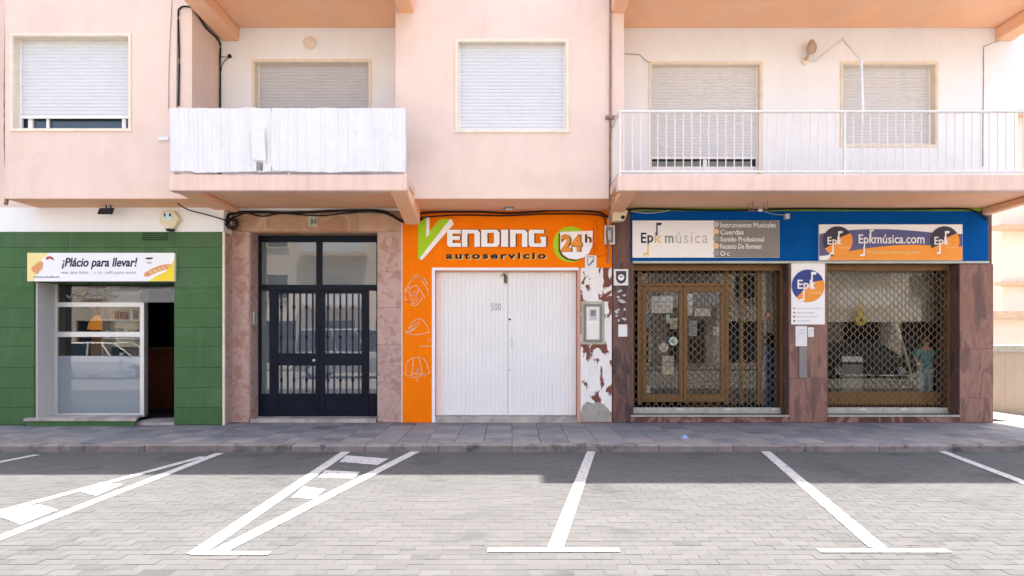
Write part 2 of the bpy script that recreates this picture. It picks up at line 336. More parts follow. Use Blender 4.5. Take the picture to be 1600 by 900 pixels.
def box(name, m, parent, *a, bevel=0.0): return MB().box(*a).build(name, m, parent, bevel=bevel)
def spline(pts, n=6):
    P = [Vector(p) for p in pts]; P = [2*P[0]-P[1]] + P + [2*P[-1]-P[-2]]; out = []
    for i in range(1, len(P) - 2):
        for k in range(n):
            t = k / n; a, b, c, d = P[i-1], P[i], P[i+1], P[i+2]
            out.append(0.5*((2*b)+(c-a)*t+(2*a-5*b+4*c-d)*t*t+(3*b-a-3*c+d)*t**3))
    out.append(P[-2]); return [tuple(p) for p in out]
def wall_holes(mb, y0, y1, xa, xb, za, zb, holes):
    xs = sorted({xa, xb, *[h[0] for h in holes], *[h[1] for h in holes]}); zs = sorted({za, zb, *[h[2] for h in holes], *[h[3] for h in holes]})
    xs = [x for x in xs if xa - 1e-9 <= x <= xb + 1e-9]; zs = [z for z in zs if za - 1e-9 <= z <= zb + 1e-9]
    def solid(i, j):
        if i < 0 or j < 0 or i >= len(xs)-1 or j >= len(zs)-1: return False
        cx, cz = (xs[i]+xs[i+1])/2, (zs[j]+zs[j+1])/2
        return not any(h[0] < cx < h[1] and h[2] < cz < h[3] for h in holes)
    for i in range(len(xs)-1):
        for j in range(len(zs)-1):
            if not solid(i, j): continue
            a, b, c, d = xs[i], xs[i+1], zs[j], zs[j+1]
            mb.quad((a,y0,c),(b,y0,c),(b,y0,d),(a,y0,d)); mb.quad((b,y1,c),(a,y1,c),(a,y1,d),(b,y1,d))
            if not solid(i-1, j): mb.quad((a,y1,c),(a,y0,c),(a,y0,d),(a,y1,d))
            if not solid(i+1, j): mb.quad((b,y0,c),(b,y1,c),(b,y1,d),(b,y0,d))
            if not solid(i, j-1): mb.quad((a,y1,c),(b,y1,c),(b,y0,c),(a,y0,c))
            if not solid(i, j+1): mb.quad((a,y0,d),(b,y0,d),(b,y1,d),(a,y1,d))
    return mb
def text(s, px0, px1, py0, py1, y, m, parent, name="lettering", shear=0.0, bold=0.0, space=1.0, th=0.002):
    cu = bpy.data.curves.new(name, 'FONT'); cu.body = s; cu.shear = shear; cu.offset = bold; cu.space_character = space; cu.resolution_u = 3
    tmp = bpy.data.objects.new("tmp", cu); col.objects.link(tmp)
    bpy.context.view_layer.update()
    me = bpy.data.meshes.new_from_object(tmp.evaluated_get(bpy.context.evaluated_depsgraph_get()))
    bpy.data.objects.remove(tmp); bpy.data.curves.remove(cu)
    xs = [v.co.x for v in me.vertices]; ys = [v.co.y for v in me.vertices]
    if not xs: return None
    a, b, c, d = min(xs), max(xs), min(ys), max(ys)
    x0, x1, z0, z1 = X(px0, y), X(px1, y), Z(py1, y), Z(py0, y)
    cen = Vector(((x0+x1)/2, y, z0))
    for v in me.vertices:
        fx = (v.co.x - a) / (b - a); fz = (v.co.y - c) / max(d - c, 1e-6)
        v.co = (x0 + fx*(x1-x0) - cen.x, 0, fz*(z1-z0))
    bm = bmesh.new(); bm.from_mesh(me)
    bmesh.ops.solidify(bm, geom=bm.faces[:], thickness=th)
    bm.to_mesh(me); bm.free(); me.name = name
    me.materials.append(M[m]); return link(name, me, cen, parent)
def pxpoly(pts, y): return [(X(a, y), Z(b, y)) for a, b in pts]
def arc(cx, cy, r, a0, a1, n=24): return [(cx + r*math.cos(math.radians(a0+(a1-a0)*k/n)), cy - r*math.sin(math.radians(a0+(a1-a0)*k/n))) for k in range(n+1)]

YG, YB, YF = -0.34, -0.934, -1.674      # shop cladding, bay front, balcony front

# ================================================================== GROUND
g = MB().quad((-300,-300,-0.142),(300,-300,-0.142),(300,300,-0.142),(-300,300,-0.142)).build("ground", 'ground'); tag(g, kind="structure")
rd = MB().box(-11, 11, -9.0, -2.17, -0.30, -0.1335).build("road", 'joint'); tag(rd, kind="structure")
# pavers 0.2 x 0.1, 6 mm joints
def paver_pts(cx, cy, dz, tilt=0.0):
    a, b = 0.098, 0.048; c = 0.003; zt = RZ + dz
    o = [(-a,-b),(a,-b),(a,b),(-a,b)]; i = [(-a+c,-b+c),(a-c,-b+c),(a-c,b-c),(-a+c,b-c)]
    return [(cx+p[0], cy+p[1], RZ-0.009) for p in o] + [(cx+p[0], cy+p[1], zt-0.0012) for p in o] + [(cx+p[0], cy+p[1], zt+tilt*p[0]) for p in i]
PF = [(0,1,5,4),(1,2,6,5),(2,3,7,6),(3,0,4,7),(4,5,9,8),(5,6,10,9),(6,7,11,10),(7,4,8,11),(8,9,10,11)]
cand = []
row = 0; y = -2.22
while y > -8.9:
    off = 0.1 if row % 2 else 0.0
    for k in range(-54, 54):
        cand.append((k*0.2 + off + R.uniform(-0.0012, 0.0012), y + R.uniform(-0.001, 0.001), R.uniform(-0.0012, 0.0006), R.uniform(-0.006, 0.006)))
    y -= 0.1; row += 1
def seen(c):
    d = c[1] + D
    if d < 3.0: return False
    px = 800 + c[0] / d * 1000; py = 535 + 1.49 / d * 1000
    return -20 < px < 1620 and py < 905
vis = sorted([c for c in cand if seen(c)], key=lambda c: c[1])
near = set(vis[:300])
shared = []
for k in range(5):
    me = bpy.data.meshes.new("paver"); me.from_pydata(paver_pts(0, 0, R.uniform(-0.0012, 0.0006), R.uniform(-0.006, 0.006)), [], PF); me.update(); me.materials.append(M['paver']); shared.append(me)
field = MB()
for c in cand:
    if c in near:
        o = bpy.data.objects.new("paver", shared[R.randrange(5)]); col.objects.link(o); o.parent = rd; o.location = Vector((c[0], c[1], 0)) - ORI[rd]
    else:
        i = len(field.v); field.v += paver_pts(*c); field.f += [tuple(i+k for k in q) for q in PF]
o = field.build("paver_field", 'paverfield', rd); o["kind"] = "stuff"
# painted bay lines
PZ = RZ + 0.0045
LZ = [0.0]
def line(pa, pb, wd, name="parking_line"):
    LZ[0] += 0.0004
    a = Vector(road(*pa)); b = Vector(road(*pb)); d = (b-a).normalized(); n = Vector((-d.y, d.x))*wd/2
    MB().prismz([tuple(a+n), tuple(a-n), tuple(b-n), tuple(b+n)], PZ-0.002, PZ+LZ[0]).build(name, 'paint', rd)
def blob(pts, name="parking_hatch"): MB().prismz([road(*p) for p in pts], PZ-0.002, PZ+0.0002).build(name, 'paint', rd)
line((57, 711), (-120, 746), 0.10)
line((318, 714), (-60, 816), 0.10); line((343, 708.5), (-70, 868), 0.11)
blob([(126, 769), (156, 755), (192, 757), (150, 775)]); blob([(-30, 800), (62, 789), (90, 797), (32, 820), (0, 808)])
line((541, 706), (306, 866), 0.125); line((649, 706), (335, 866), 0.125)
blob([(541, 712), (607, 717), (590, 727), (530, 722)]); blob([(508, 735), (562, 738), (552, 748), (497, 747)]); blob([(474, 761), (508, 765), (492, 780), (455, 778)])
line((300, 865.5), (421, 865.5), 0.075)
line((924, 705), (868, 857), 0.115); line((762, 860.5), (968, 860.5), 0.075)
line((1196, 706), (1372, 857), 0.125); line((1279, 861.5), (1482, 861.5), 0.08)
line((1472, 706), (1690, 789), 0.11)
# pavement and kerb
pav = MB().box(-16, 8.9, -2.0, 0.6, -0.5, -0.062).build("pavement", 'concrete'); tag(pav, kind="structure")
side = MB().box(8.9, 22, -2.16, 14, -0.5, -0.05).build("side_pavement", 'tile_pink'); tag(side, kind="structure")
T = 0.4; slope = 0.015
tm = {}
for nm in ('tile_blue', 'tile_pink'):
    me = bpy.data.meshes.new("paving_tile"); a = T/2 - 0.003; c = 0.004
    me.from_pydata([(-a,-a,-0.03),(a,-a,-0.03),(a,a,-0.03),(-a,a,-0.03),(-a,-a,-0.003),(a,-a,-0.003),(a,a,-0.003),(-a,a,-0.003),(-a+c,-a+c,0),(a-c,-a+c,0),(a-c,a-c,0),(-a+c,a-c,0)], [], PF)
    me.update(); me.materials.append(M[nm]); tm[nm] = me
for r in range(5):
    for k in range(-27, 23):
        yy = 0.02 - T*(r+0.5); xx = k*T + 0.2
        nm = 'tile_pink' if (k + (r//1)) % 2 == 0 else 'tile_blue'
        if R.random() < (0.12 if xx < 2 else 0.35): nm = 'tile_blue' if nm == 'tile_pink' else 'tile_pink'
        o = bpy.data.objects.new("paving_tile", tm[nm]); col.objects.link(o); o.parent = pav
        o.location = Vector((xx, yy, yy*slope + R.uniform(-0.0015, 0.0015))) - ORI[pav]; o.rotation_euler = (math.atan(slope), R.uniform(-0.002, 0.002), 0)
kb = MB().box(-16, 16, -2.15, -2.0, -0.5, -0.2).build("kerb", 'concrete'); tag(kb, kind="structure")
x = -11.0
while x < 11.5:
    L_ = 1.0
    dz = R.uniform(-0.006, 0.004); dy = R.uniform(-0.006, 0.006)
    MB().prismx([(-2.165+dy, -0.2), (-2.165+dy, -0.052+dz), (-2.15+dy, -0.034+dz), (-1.985, -0.031+dz), (-1.985, -0.2)], x+0.004, x+L_-0.004).build("kerb_stone", 'kerb', kb)
    x += L_

cs = MB().box(-60, 60, -21.5, -9.0, -0.4, -0.132).build("bounce_carriageway", 'bounce_paving'); tag(cs, kind="structure")  # street strip behind the camera, added pale to bounce light onto facade and soffits
# ================================================================== APARTMENT BUILDING
B = empty("apartment_building", (0, 0, 0))
tag(B, "pink apartment building with balconies above a row of ground floor shops", "building")
XLb0, XLb1, XCb0, XCb1 = -7.87, X(300, YB), X(618, YB), X(975, YB)
ZB = Z(310, YB); ZT = 9.9; XR = 8.59
# window openings in pixels on their planes: (px0, px1, py0, py1)
def hole(px0, px1, py0, py1, y): return (X(px0, y), X(px1, y), Z(py1, y), Z(py0, y))
hW1 = hole(20, 202, 56, 202, YB); hW3 = hole(715, 885, 65, 204, YB)
ZF1 = 3.80
hW2 = (X(397), X(577), ZF1, Z(96)); hW4 = (X(1017), X(1188), ZF1, Z(100)); hW5 = hole(1316, 1462, 100, 227, 0)
def up(h): return (h[0], h[1], h[2] + 3.13, h[3] + 3.13)
mb = MB(); wall_holes(mb, YB, YB+0.26, XLb0, XLb1, ZB, ZT, [hW1, up(hW1)]); mb.box(XLb0, XLb1, YB+0.26, 0, ZB, ZB+0.2)
mb.box(XLb0, XLb0+0.2, YB+0.26, 0, ZB+0.2, ZT).box(XLb1-0.2, XLb1, YB+0.26, 0, ZB+0.2, ZT); mb.build("bay", 'pink', B)
mb = MB(); wall_holes(mb, YB, YB+0.26, XCb0, XCb1, ZB, ZT, [hW3, up(hW3)]); mb.box(XCb0, XCb1, YB+0.26, 0, ZB, ZB+0.2)
mb.box(XCb0, XCb0+0.2, YB+0.26, 0, ZB+0.2, ZT).box(XCb1-0.2, XCb1, YB+0.26, 0, ZB+0.2, ZT); mb.build("bay", 'pink', B)
# thin sheets added under the bays to carry the warm bounce colour
for a, b in ((XLb0, XLb1), (XCb0, XCb1)): box("soffit", 'bounce_tint', B, a+0.01, b-0.01, YB+0.012, -0.02, ZB-0.006, ZB-0.0005)
mb = MB(); wall_holes(mb, 0, 0.26, XLb1, XCb0, 3.6, ZT, [hW2, up(hW2)]); mb.build("wall", 'cream', B)
mb = MB(); wall_holes(mb, 0, 0.26, XCb1, XR, 3.66, ZT, [hW4, hW5, up(hW4), up(hW5)]); mb.build("wall", 'cream', B)
box("wall", 'pink', B, -13, XLb0, 0, 0.26, 3.6, ZT)
box("wall", 'pink', B, XR-0.26, XR, 0.26, 11, 3.66, ZT); box("wall", 'cream', B, 7.9, 8.15, 0.5, 11, 0, 3.66); box("wall", 'pink', B, -13, XR, 11, 11.2, 0, ZT)
box("wall", 'pink', B, -13.2, -13, 0, 11, 0, ZT)
box("floor_slab", 'roomdark', B, -13, 8.3, 0.3, 11, 3.6, 3.656); box("floor_slab", 'roomdark', B, -13, XR-0.3, 0.3, 11, 6.7, 6.9)
# roof block out of view, eaves and height shaped for the stepped road shadow
rf = MB().box(-13.5, 1.52, -1.24, 11.4, ZT, 10.9).box(1.52, XR+0.1, YF, 11.4, ZT, 10.9).build("roof", 'pink', B)

def shutter(parent, x0, x1, z0, z1, y, pitch=0.055, m='shutter'):
    mb = MB(); n = max(1, int(round((z1-z0)/pitch))); p = (z1-z0)/n; prof = []
    for k in range(n):
        z = z0 + k*p; prof += [(y+0.006, z), (y-0.001, z+0.12*p), (y-0.005, z+0.5*p), (y-0.001, z+0.88*p)]
    prof.append((y+0.006, z1))
    for (ya, za), (yb, zb) in zip(prof[:-1], prof[1:]): mb.quad((x0, ya, za), (x1, ya, za), (x1, yb, zb), (x0, yb, zb))
    i = len(mb.v); mb.quad((x0, y+0.02, z0), (x1, y+0.02, z0), (x1, y+0.02, z1), (x0, y+0.02, z1)); mb.quad((x0, y+0.006, z0), (x0, y+0.02, z0), (x1, y+0.02, z0), (x1, y+0.006, z0))
    return mb.build("shutter", m, parent)
def window(h, y, rec=0.14, bottom_gap=0.0, m='shutter', door=False, trim=0.035, mull=()):
    x0, x1, z0, z1 = h; yr = y + rec
    mb = MB()
    for a in ((x0-trim, x1+trim, z1, z1+trim), (x0-trim, x0, z0, z1), (x1, x1+trim, z0, z1)) + (() if door else ((x0-trim-0.01, x1+trim+0.01, z0-trim, z0),)):
        mb.box(a[0], a[1], y-0.018, y+0.002, a[2], a[3])
    # reveal lining
    mb.box(x0, x0+0.012, y-0.012, yr+0.05, z0, z1).box(x1-0.012, x1, y-0.012, yr+0.05, z0, z1).box(x0+0.012, x1-0.012, y-0.012, yr+0.05, z1-0.012, z1).box(x0+0.012, x1-0.012, y-0.012, yr+0.05, z0, z0+0.012)
    w_ = mb.build("window", 'stone_trim', B)
    xi0, xi1 = x0+0.012, x1-0.012; zi0, zi1 = z0+0.012, z1-0.012
    sh = shutter(w_, xi0+0.02, xi1-0.02, zi0+bottom_gap, zi1-0.05, yr, m=m)
    box("shutter_guide", 'white', w_, xi0, xi0+0.022, yr-0.012, yr+0.03, zi0, zi1); box("shutter_guide", 'white', w_, xi1-0.022, xi1, yr-0.012, yr+0.03, zi0, zi1)
    box("shutter_box", m, w_, xi0+0.022, xi1-0.022, yr+0.012, yr+0.03, zi1-0.05, zi1)
    box("shutter_end_slat", 'white', w_, xi0+0.02, xi1-0.02, yr-0.007, yr+0.012, zi0+bottom_gap-0.004, zi0+bottom_gap+0.03)
    box("pane", 'darkglass', w_, xi0, xi1, yr+0.07, yr+0.08, zi0, zi1)
    for px in mull: box("mullion", 'white', w_, X(px[0], y), X(px[1], y), yr+0.03, yr+0.065, zi0, zi1-0.1)
    return w_
w1 = window(hW1, YB, bottom_gap=(202-181)*S(YB), mull=((31, 38), (60, 64), (180, 186)))
window(up(hW1), YB)
w2 = window(hW2, 0, rec=0.16, m='shutter_grey', door=True); window(up(hW2), 0, m='shutter_grey', door=True)
w3 = window(hW3, YB, rec=0.09, bottom_gap=0.01); window(up(hW3), YB)
w4 = window(hW4, 0, rec=0.10, bottom_gap=Z(246.5)-ZF1, door=True); window(up(hW4), 0, door=True)
box("door_bottom_rail", 'white', w4, hW4[0]+0.03, hW4[1]-0.03, 0.13, 0.165, ZF1+0.012, Z(257)); box("door_stile", 'white', w4, X(1102), X(1108), 0.12, 0.166, ZF1+0.012, Z(240))
w5 = window(hW5, 0, rec=0.14, bottom_gap=0.03); window(up(hW5), 0)
# round vent above the left balcony door
v = MB().lathe([(0.105, 0), (0.105, -0.03), (0.085, -0.045), (0.03, -0.05)], X(484.5), 0.002, Z(68), 'y', 24).build("wall_vent", 'stone_trim', B, smooth=False)

# ---- balconies
def balcony(x0, x1, zlow, ztop, beams, name="balcony"):
    mb = MB().box(x0, x1, YF, YF+0.16, zlow, ztop)                      # edge beam
    mb.box(x0, x1, YF+0.16, -0.001, ztop-0.14, ztop-0.005)
    b = mb.build(name, 'slab', B, bevel=0.018)
    box("soffit", 'bounce_tint', b, x0+0.01, x1-0.01, YF+0.16, -0.02, ztop-0.146, ztop-0.1405)
    for (xa, xb, za, zb, ye) in beams:    # bottom heights at the front and the back, end
        MB().hexa([(xa, YF+0.004, za), (xb, YF+0.004, za), (xb, ye, zb), (xa, ye, zb)], [(xa, YF+0.004, ztop-0.15), (xb, YF+0.004, ztop-0.15), (xb, ye, ztop-0.15), (xa, ye, ztop-0.15)]).build("bracket", 'bounce_tint', b, bevel=0.02)
    return b
ZL, ZU = Z(298, YF), Z(272, YF)
bl = balcony(X(263, YF), X(636, YF), ZL, ZU, [(X(266, YF), X(297, YF), ZL+0.001, ZL, -0.001), (X(608, YF), X(635, YF), ZL+0.001, 3.3, -0.3)])
br = balcony(X(965, YF), 8.1, ZL, ZU, [(X(973, YF), X(998, YF), ZL+0.001, 3.46, -0.35), (7.95, 8.09, ZL+0.001, 3.51, -0.001)])
U0, U1 = 6.47, 6.84
balcony(X(263, YF), X(636, YF), U0, U1, [(X(266, YF), X(297, YF), U0+0.001, U0, -0.001), (X(608, YF), X(635, YF), U0+0.001, U0, -0.001)])
balcony(X(965, YF), 8.5, U0, U1, [(X(967, YF), X(992, YF), U0+0.001, U0, -0.35), (8.2, 8.49, U0+0.001, U0, -0.001)])
ZR1 = Z(172.5, YF); ZR0 = Z(267, YF)
def railing(b, x0, x1, n, lean=0.0):
    yr = YF+0.05
    MB().tube(spline([(x0, YB-0.02, ZR1), (x0, yr+0.08, ZR1), (x0+0.05, yr, ZR1), (x0+0.4, yr, ZR1)], 4) + [(x1, yr, ZR1)], 0.021, 8).build("top_rail", 'railwhite', b, smooth=True)
    box("bottom_rail", 'railwhite', b, x0, x1, yr-0.015, yr+0.015, ZU+0.035, ZU+0.062)
    box("bottom_rail", 'railwhite', b, x0-0.014, x0+0.014, yr+0.016, YB-0.02, ZU+0.035, ZU+0.062)
    first = None
    pos = [(x0 + (x1-x0)*(k+0.5)/n, yr) for k in range(n)] + [(x0, yr + (YB-0.05-yr)*(k+0.5)/5) for k in range(5)]
    for q in pos:
        if first is None:
            first = MB().box(q[0]-0.006, q[0]+0.006, q[1]-0.006, q[1]+0.006, ZU+0.05, ZR1-0.008).build("baluster", 'railwhite', b)
        else:
            o = first.copy(); col.objects.link(o); o.parent = b; o.location = Vector((q[0], q[1], ZU+0.05)) - ORI[b]
    for q in (x0+0.005, (x0+x1)/2, x1-0.005): box("rail_post", 'railwhite', b, q-0.016, q+0.016, yr-0.012, yr+0.02, ZU-0.0, ZR1-0.004)
railing(br, X(969, YF), 8.06, 53)
railing(bl, X(268, YF), X(633, YF), 27)

# ---- left recess under bay: cream fascia and green shop front
fas = box("fascia", 'cream', B, -13, X(349, YG), YG+0.01, 0, Z(362, YG), ZB-0.012)
gx0, gx1 = X(53, YG), X(272, YG)
gxe = X(348, YG); zsill = Z(440, YG)
gw = MB().box(-13, gx0, YG+0.035, 0.4, 0, Z(362, YG)-0.004).box(gx1, gxe-0.001, YG+0.035, 0.4, 0, Z(362, YG)-0.004).box(gx0, gx1, YG+0.035, 0.4, zsill, Z(362, YG)-0.004).build("shop_wall", 'green', B)
jo = [Z(p, YG) for p in (362, 387, 418, 450, 481, 512, 541, 574, 606, 637)] + [0.002]
for a, b in zip(jo[:-1], jo[1:]):
    zz = (b+0.0018, a-0.0018)
    if b > zsill - 0.02 or a > zsill + 0.2:
        spans = [(-13, -10.2), (-10.2, -7.3), (-7.3, gxe)] if (b > zsill) else []
    else: spans = []
    if not spans:
        spans = [(-13, -10.4), (-10.4, gx0), (gx1, gxe)]
    for c, d in spans: box("green_panel", 'green', gw, c+0.002, d-0.002, YG, YG+0.034, *zz, bevel=0.003)
box("green_panel", 'green', gw, gx0, gx1, YG, YG+0.034, zsill, Z(418, YG)-0.004)
vg = MB().box(X(222, YG), X(262, YG), YG-0.012, YG-0.001, Z(376, YG), Z(363, YG)).build("vent_grille", 'green', gw)
for k in range(4): box("vent_slat", 'ventgreen', vg, X(223, YG), X(261, YG), YG-0.02, YG-0.011, Z(375-k*3, YG), Z(374.2-k*3, YG)+0.006)
box("edge_trim", 'stone_trim', B, gxe, X(351.2, YG), YG-0.01, YG+0.028, 0.0, Z(362, YG)-0.01)
# granite reveal, shop window
YW = 0.085
gs = MB().box(gx0, gx0+0.03, YG+0.04, YW+0.03, 0.12, zsill-0.002).build("stone_reveal", 'terrazzo', B)
sw = MB()
xl, xr_ = gx0+0.03, X(225, YW)
ztop_, zmid, zbot = Z(476, YW), Z(522.5, YW), Z(646, YW)
sw.box(xl, xl+0.05, YW, YW+0.05, Z(651, YW), zsill).box(xr_-0.07, xr_, YW-0.003, YW+0.052, Z(651, YW), ztop_+0.04)
sw.box(xl+0.05, xr_-0.07, YW, YW+0.05, ztop_-0.04, ztop_+0.04).box(xl+0.05, xr_-0.07, YW, YW+0.05, zmid-0.045, zmid+0.045).box(xl+0.05, xr_-0.07, YW, YW+0.05, Z(651, YW), zbot)
sw = sw.build("shop_window", 'alu', B, bevel=0.004)
box("pane", 'glass', sw, xl+0.05, gx1, YW+0.02, YW+0.026, ztop_+0.04, zsill)
box("pane", 'glass', sw, xl+0.05, xr_-0.07, YW+0.02, YW+0.026, zmid+0.045, ztop_-0.04)
zfr = Z(556, YW)
box("pane", 'glass', sw, xl+0.05, xr_-0.07, YW+0.02, YW+0.026, zfr, zmid-0.045)
box("frosted_pane", 'frosted', sw, xl+0.05, xr_-0.07, YW+0.019, YW+0.027, zbot, zfr-0.001)
# sill platform with a cut corner, green riser
zs = Z(648, YW)
st = MB().prismz([(gx0-0.09, YG-0.11), (X(213, -0.45), YG-0.11), (X(222, YW)-0.02, YW), (gx0-0.001, YW), (gx0-0.001, YG-0.001), (gx0-0.09, YG-0.001)], zs-0.045, zs).build("sill_slab", 'step', sw)
MB().prismz([(gx0-0.07, YG-0.09), (X(211, -0.43), YG-0.09), (X(220, YW)-0.04, YW-0.02), (gx0, YW-0.02), (gx0, YG-0.002), (gx0-0.07, YG-0.002)], -0.005, zs-0.046).build("sill_riser", 'green', sw)
box("door_threshold", 'step', B, X(222, YW), gx1, YG+0.05, 0.45, -0.02, 0.03)
# window lettering on upper pane
sq = MB().ribbon([(X(104+k*1.9, YW), Z(462+3.2*math.sin(k*0.9)*math.sin(k*0.23+1), YW)) for k in range(44)], 0.022, YW+0.012, 0.004).build("window_lettering", 'lightink', sw)

# shop room
def room(x0, x1, y0, y1, z0, z1, m, name="room"):
    mb = MB(); mb.box(x0, x1, y1, y1+0.1, z0, z1).box(x0-0.1, x0, y0, y1+0.1, z0, z1).box(x1, x1+0.1, y0, y1+0.1, z0, z1).box(x0-0.1, x1+0.1, y0, y1+0.1, z1, z1+0.05).box(x0-0.1, x1+0.1, y0, y1+0.1, z0-0.1, z0)
    return mb.build(name, m, B)
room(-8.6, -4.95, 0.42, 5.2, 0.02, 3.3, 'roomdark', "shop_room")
ct = empty("shop_counter", (X(250, 2.2), 2.2, 0.02)); tag(ct, "dark red wooden counter inside the open doorway of the green shop", "counter")
box("counter_front", 'counter', ct, -8.2, -5.0, 2.0, 2.6, 0.02, 1.22); box("counter_top", 'wood', ct, -8.25, -4.97, 1.95, 2.65, 1.22, 1.27)
oc = MB().box(X(142, 1.2), X(160, 1.2), 1.2, 1.35, 0.02, 3.28).build("column", 'columnorange', None); tag(oc, "slim orange column seen through the green shop window", "column")
ol = empty("pendant_lamp", (X(152, 0.9), 0.9, Z(512, 0.9))); tag(ol, "orange pendant lamp hanging behind the green shop glass", "lamp")
MB().lathe([(0.16, 0), (0.14, 0.12), (0.05, 0.24), (0.03, 0.26)], X(152, 0.9), 0.9, Z(515, 0.9)).build("shade", 'lampshade', ol); MB().tube([(X(152, 0.9), 0.9, Z(515, 0.9)+0.25), (X(152, 0.9), 0.9, 3.25)], 0.008).build("cord", 'cable', ol)
for k in range(3):
    sx = X(100+k*42, 2.3); bt = empty("bottle", (sx, 2.3, 1.27)); tag(bt, "dark bottle on the green shop counter, " + ("nearest the granite reveal", "middle of the three", "nearest the open doorway")[k], "bottle", "bottles on the shop counter")
    MB().lathe([(0.045, 0), (0.045, 0.2), (0.016, 0.27), (0.016, 0.34)], sx, 2.3, 1.272, 'z', 12).build("glass_body", 'darkglass', bt); MB().lathe([(0.018, 0.34), (0.018, 0.37)], sx, 2.3, 1.272, 'z', 10).build("cap", 'redink', bt)
stl = empty("coffee_machine", (X(196, 2.3), 2.3, 1.27)); tag(stl, "steel coffee machine on the counter behind the green shop window", "coffee machine")
box("machine_body", 'alu', stl, X(188, 2.3), X(222, 2.3), 2.1, 2.5, 1.27, 1.62, bevel=0.02); box("drip_tray", 'dark', stl, X(190, 2.3), X(220, 2.3), 2.0, 2.098, 1.272, 1.31); MB().tube([(X(205, 2.1), 2.08, 1.5), (X(205, 2.1), 2.0, 1.46)], 0.02).build("spout", 'dark', stl)

dsf = empty("display_shelf", (X(190, 0.8), 0.8, 1.3)); tag(dsf, "pale shelf unit with boxes behind the upper green shop glass", "shelf")
box("back_board", 'neighbour', dsf, X(165, 0.95), X(221, 0.95), 0.95, 0.98, 1.28, 2.3)
for k in range(3): box("shelf", 'signwhite', dsf, X(165, 0.8), X(221, 0.8), 0.72, 0.949, 1.42+k*0.33, 1.445+k*0.33)
for k in range(7): box("packet", ('paper', 'bread', 'greyink', 'redink', 'paleyellow', 'paper', 'wood')[k], dsf, X(168+k*7.4, 0.8), X(173+k*7.4, 0.8), 0.75, 0.9, 1.4455+0.33*(k % 2), 1.58+0.33*(k % 2)+0.02*(k % 3))
box("side_panel", 'neighbour', dsf, X(163.5, 0.8), X(165, 0.8)-0.001, 0.72, 0.98, 0.02, 2.3); box("side_panel", 'neighbour', dsf, X(221, 0.8)+0.001, X(222.5, 0.8), 0.72, 0.98, 0.02, 2.3)
# ---- entrance portal
zl_, zt_ = Z(362), Z(333)
por = MB().box(X(351), X(390), 0.02, 0.36, 0, zl_).box(X(590), X(628), 0.02, 0.36, 0, zl_).box(X(351), X(628), 0.02, 0.36, zl_, 3.598).build("door_surround", 'marble', B)
def slabs(x0, x1, pys, m, y0=-0.02, y1=0.0195):
    for a, b in zip(pys[:-1], pys[1:]): box("marble_slab", m, por, x0, x1, y0, y1, max(0.003, Z(b))+0.0015, Z(a)-0.0015, bevel=0.003)
slabs(X(351.5), X(390), (362, 429, 489, 541, 600, 660), 'marble'); slabs(X(590), X(627.5), (362, 425, 481, 538, 598, 660), 'marble')
for a, b in ((351.5, 376), (376, 421), (421, 500), (500, 560), (560, 627.5)): box("marble_slab", 'marble_lintel', por, X(a)+0.0015, X(b)-0.0015, -0.02, 0.0195, Z(362)+0.0015, Z(334), bevel=0.003)
box("marble_slab", 'marble', por, X(390)+0.0005, X(390)+0.015, 0.0, 0.329, 0.066, zl_-0.001)
box("marble_slab", 'marble_lintel', por, X(390)+0.016, X(590)-0.001, 0.021, 0.329, zl_-0.012, zl_-0.0005)
box("marble_slab", 'marble', por, gxe+0.001, gxe+0.014, YG+0.03, -0.021, 0.003, Z(362, YG)-0.01)
# number plaque
pl = empty("number_plaque", (X(489), -0.022, Z(354))); tag(pl, "small grey house number plaque on the marble above the entrance", "plaque")
box("plate", 'coping', pl, X(482.5), X(496), -0.034, -0.021, Z(354.5), Z(338), bevel=0.002); text("84", 485, 494, 341.5, 351, -0.0365, 'ink', pl, "numerals")
YD = 0.33
box("step", 'step', B, X(392), X(588), -0.03, YD+0.06, 0.0, 0.065)
dx = lambda p: X(p, YD); dz = lambda p: Z(p, YD)
ed = MB()
dzb = 0.066
ed.box(dx(401), dx(408), YD, YD+0.06, dzb, zl_).box(dx(588), X(590), YD, YD+0.06, dzb, zl_).box(dx(408), dx(588), YD, YD+0.06, dz(378), zl_)
ed.box(dx(494), dx(503), YD, YD+0.06, dz(445), dz(378)).box(dx(408), dx(588), YD-0.01, YD+0.06, dz(454), dz(445))
ed.box(dx(408), dx(421), YD, YD+0.06, dzb, dz(615)).box(dx(576), dx(588), YD, YD+0.06, dzb, dz(615))
ed = ed.build("entrance_door", 'navy', B, bevel=0.004)
box("fanlight_pane", 'topglass', ed, dx(408), dx(494), YD+0.03, YD+0.036, dz(445), dz(378)); box("fanlight_pane", 'topglass', ed, dx(503), dx(588), YD+0.03, YD+0.036, dz(445), dz(378))
box("sidelight_pane", 'doorglass', ed, dx(408), dx(421), YD+0.03, YD+0.036, dz(615), dz(454)); box("sidelight_pane", 'doorglass', ed, dx(576), dx(588), YD+0.03, YD+0.036, dz(615), dz(454))
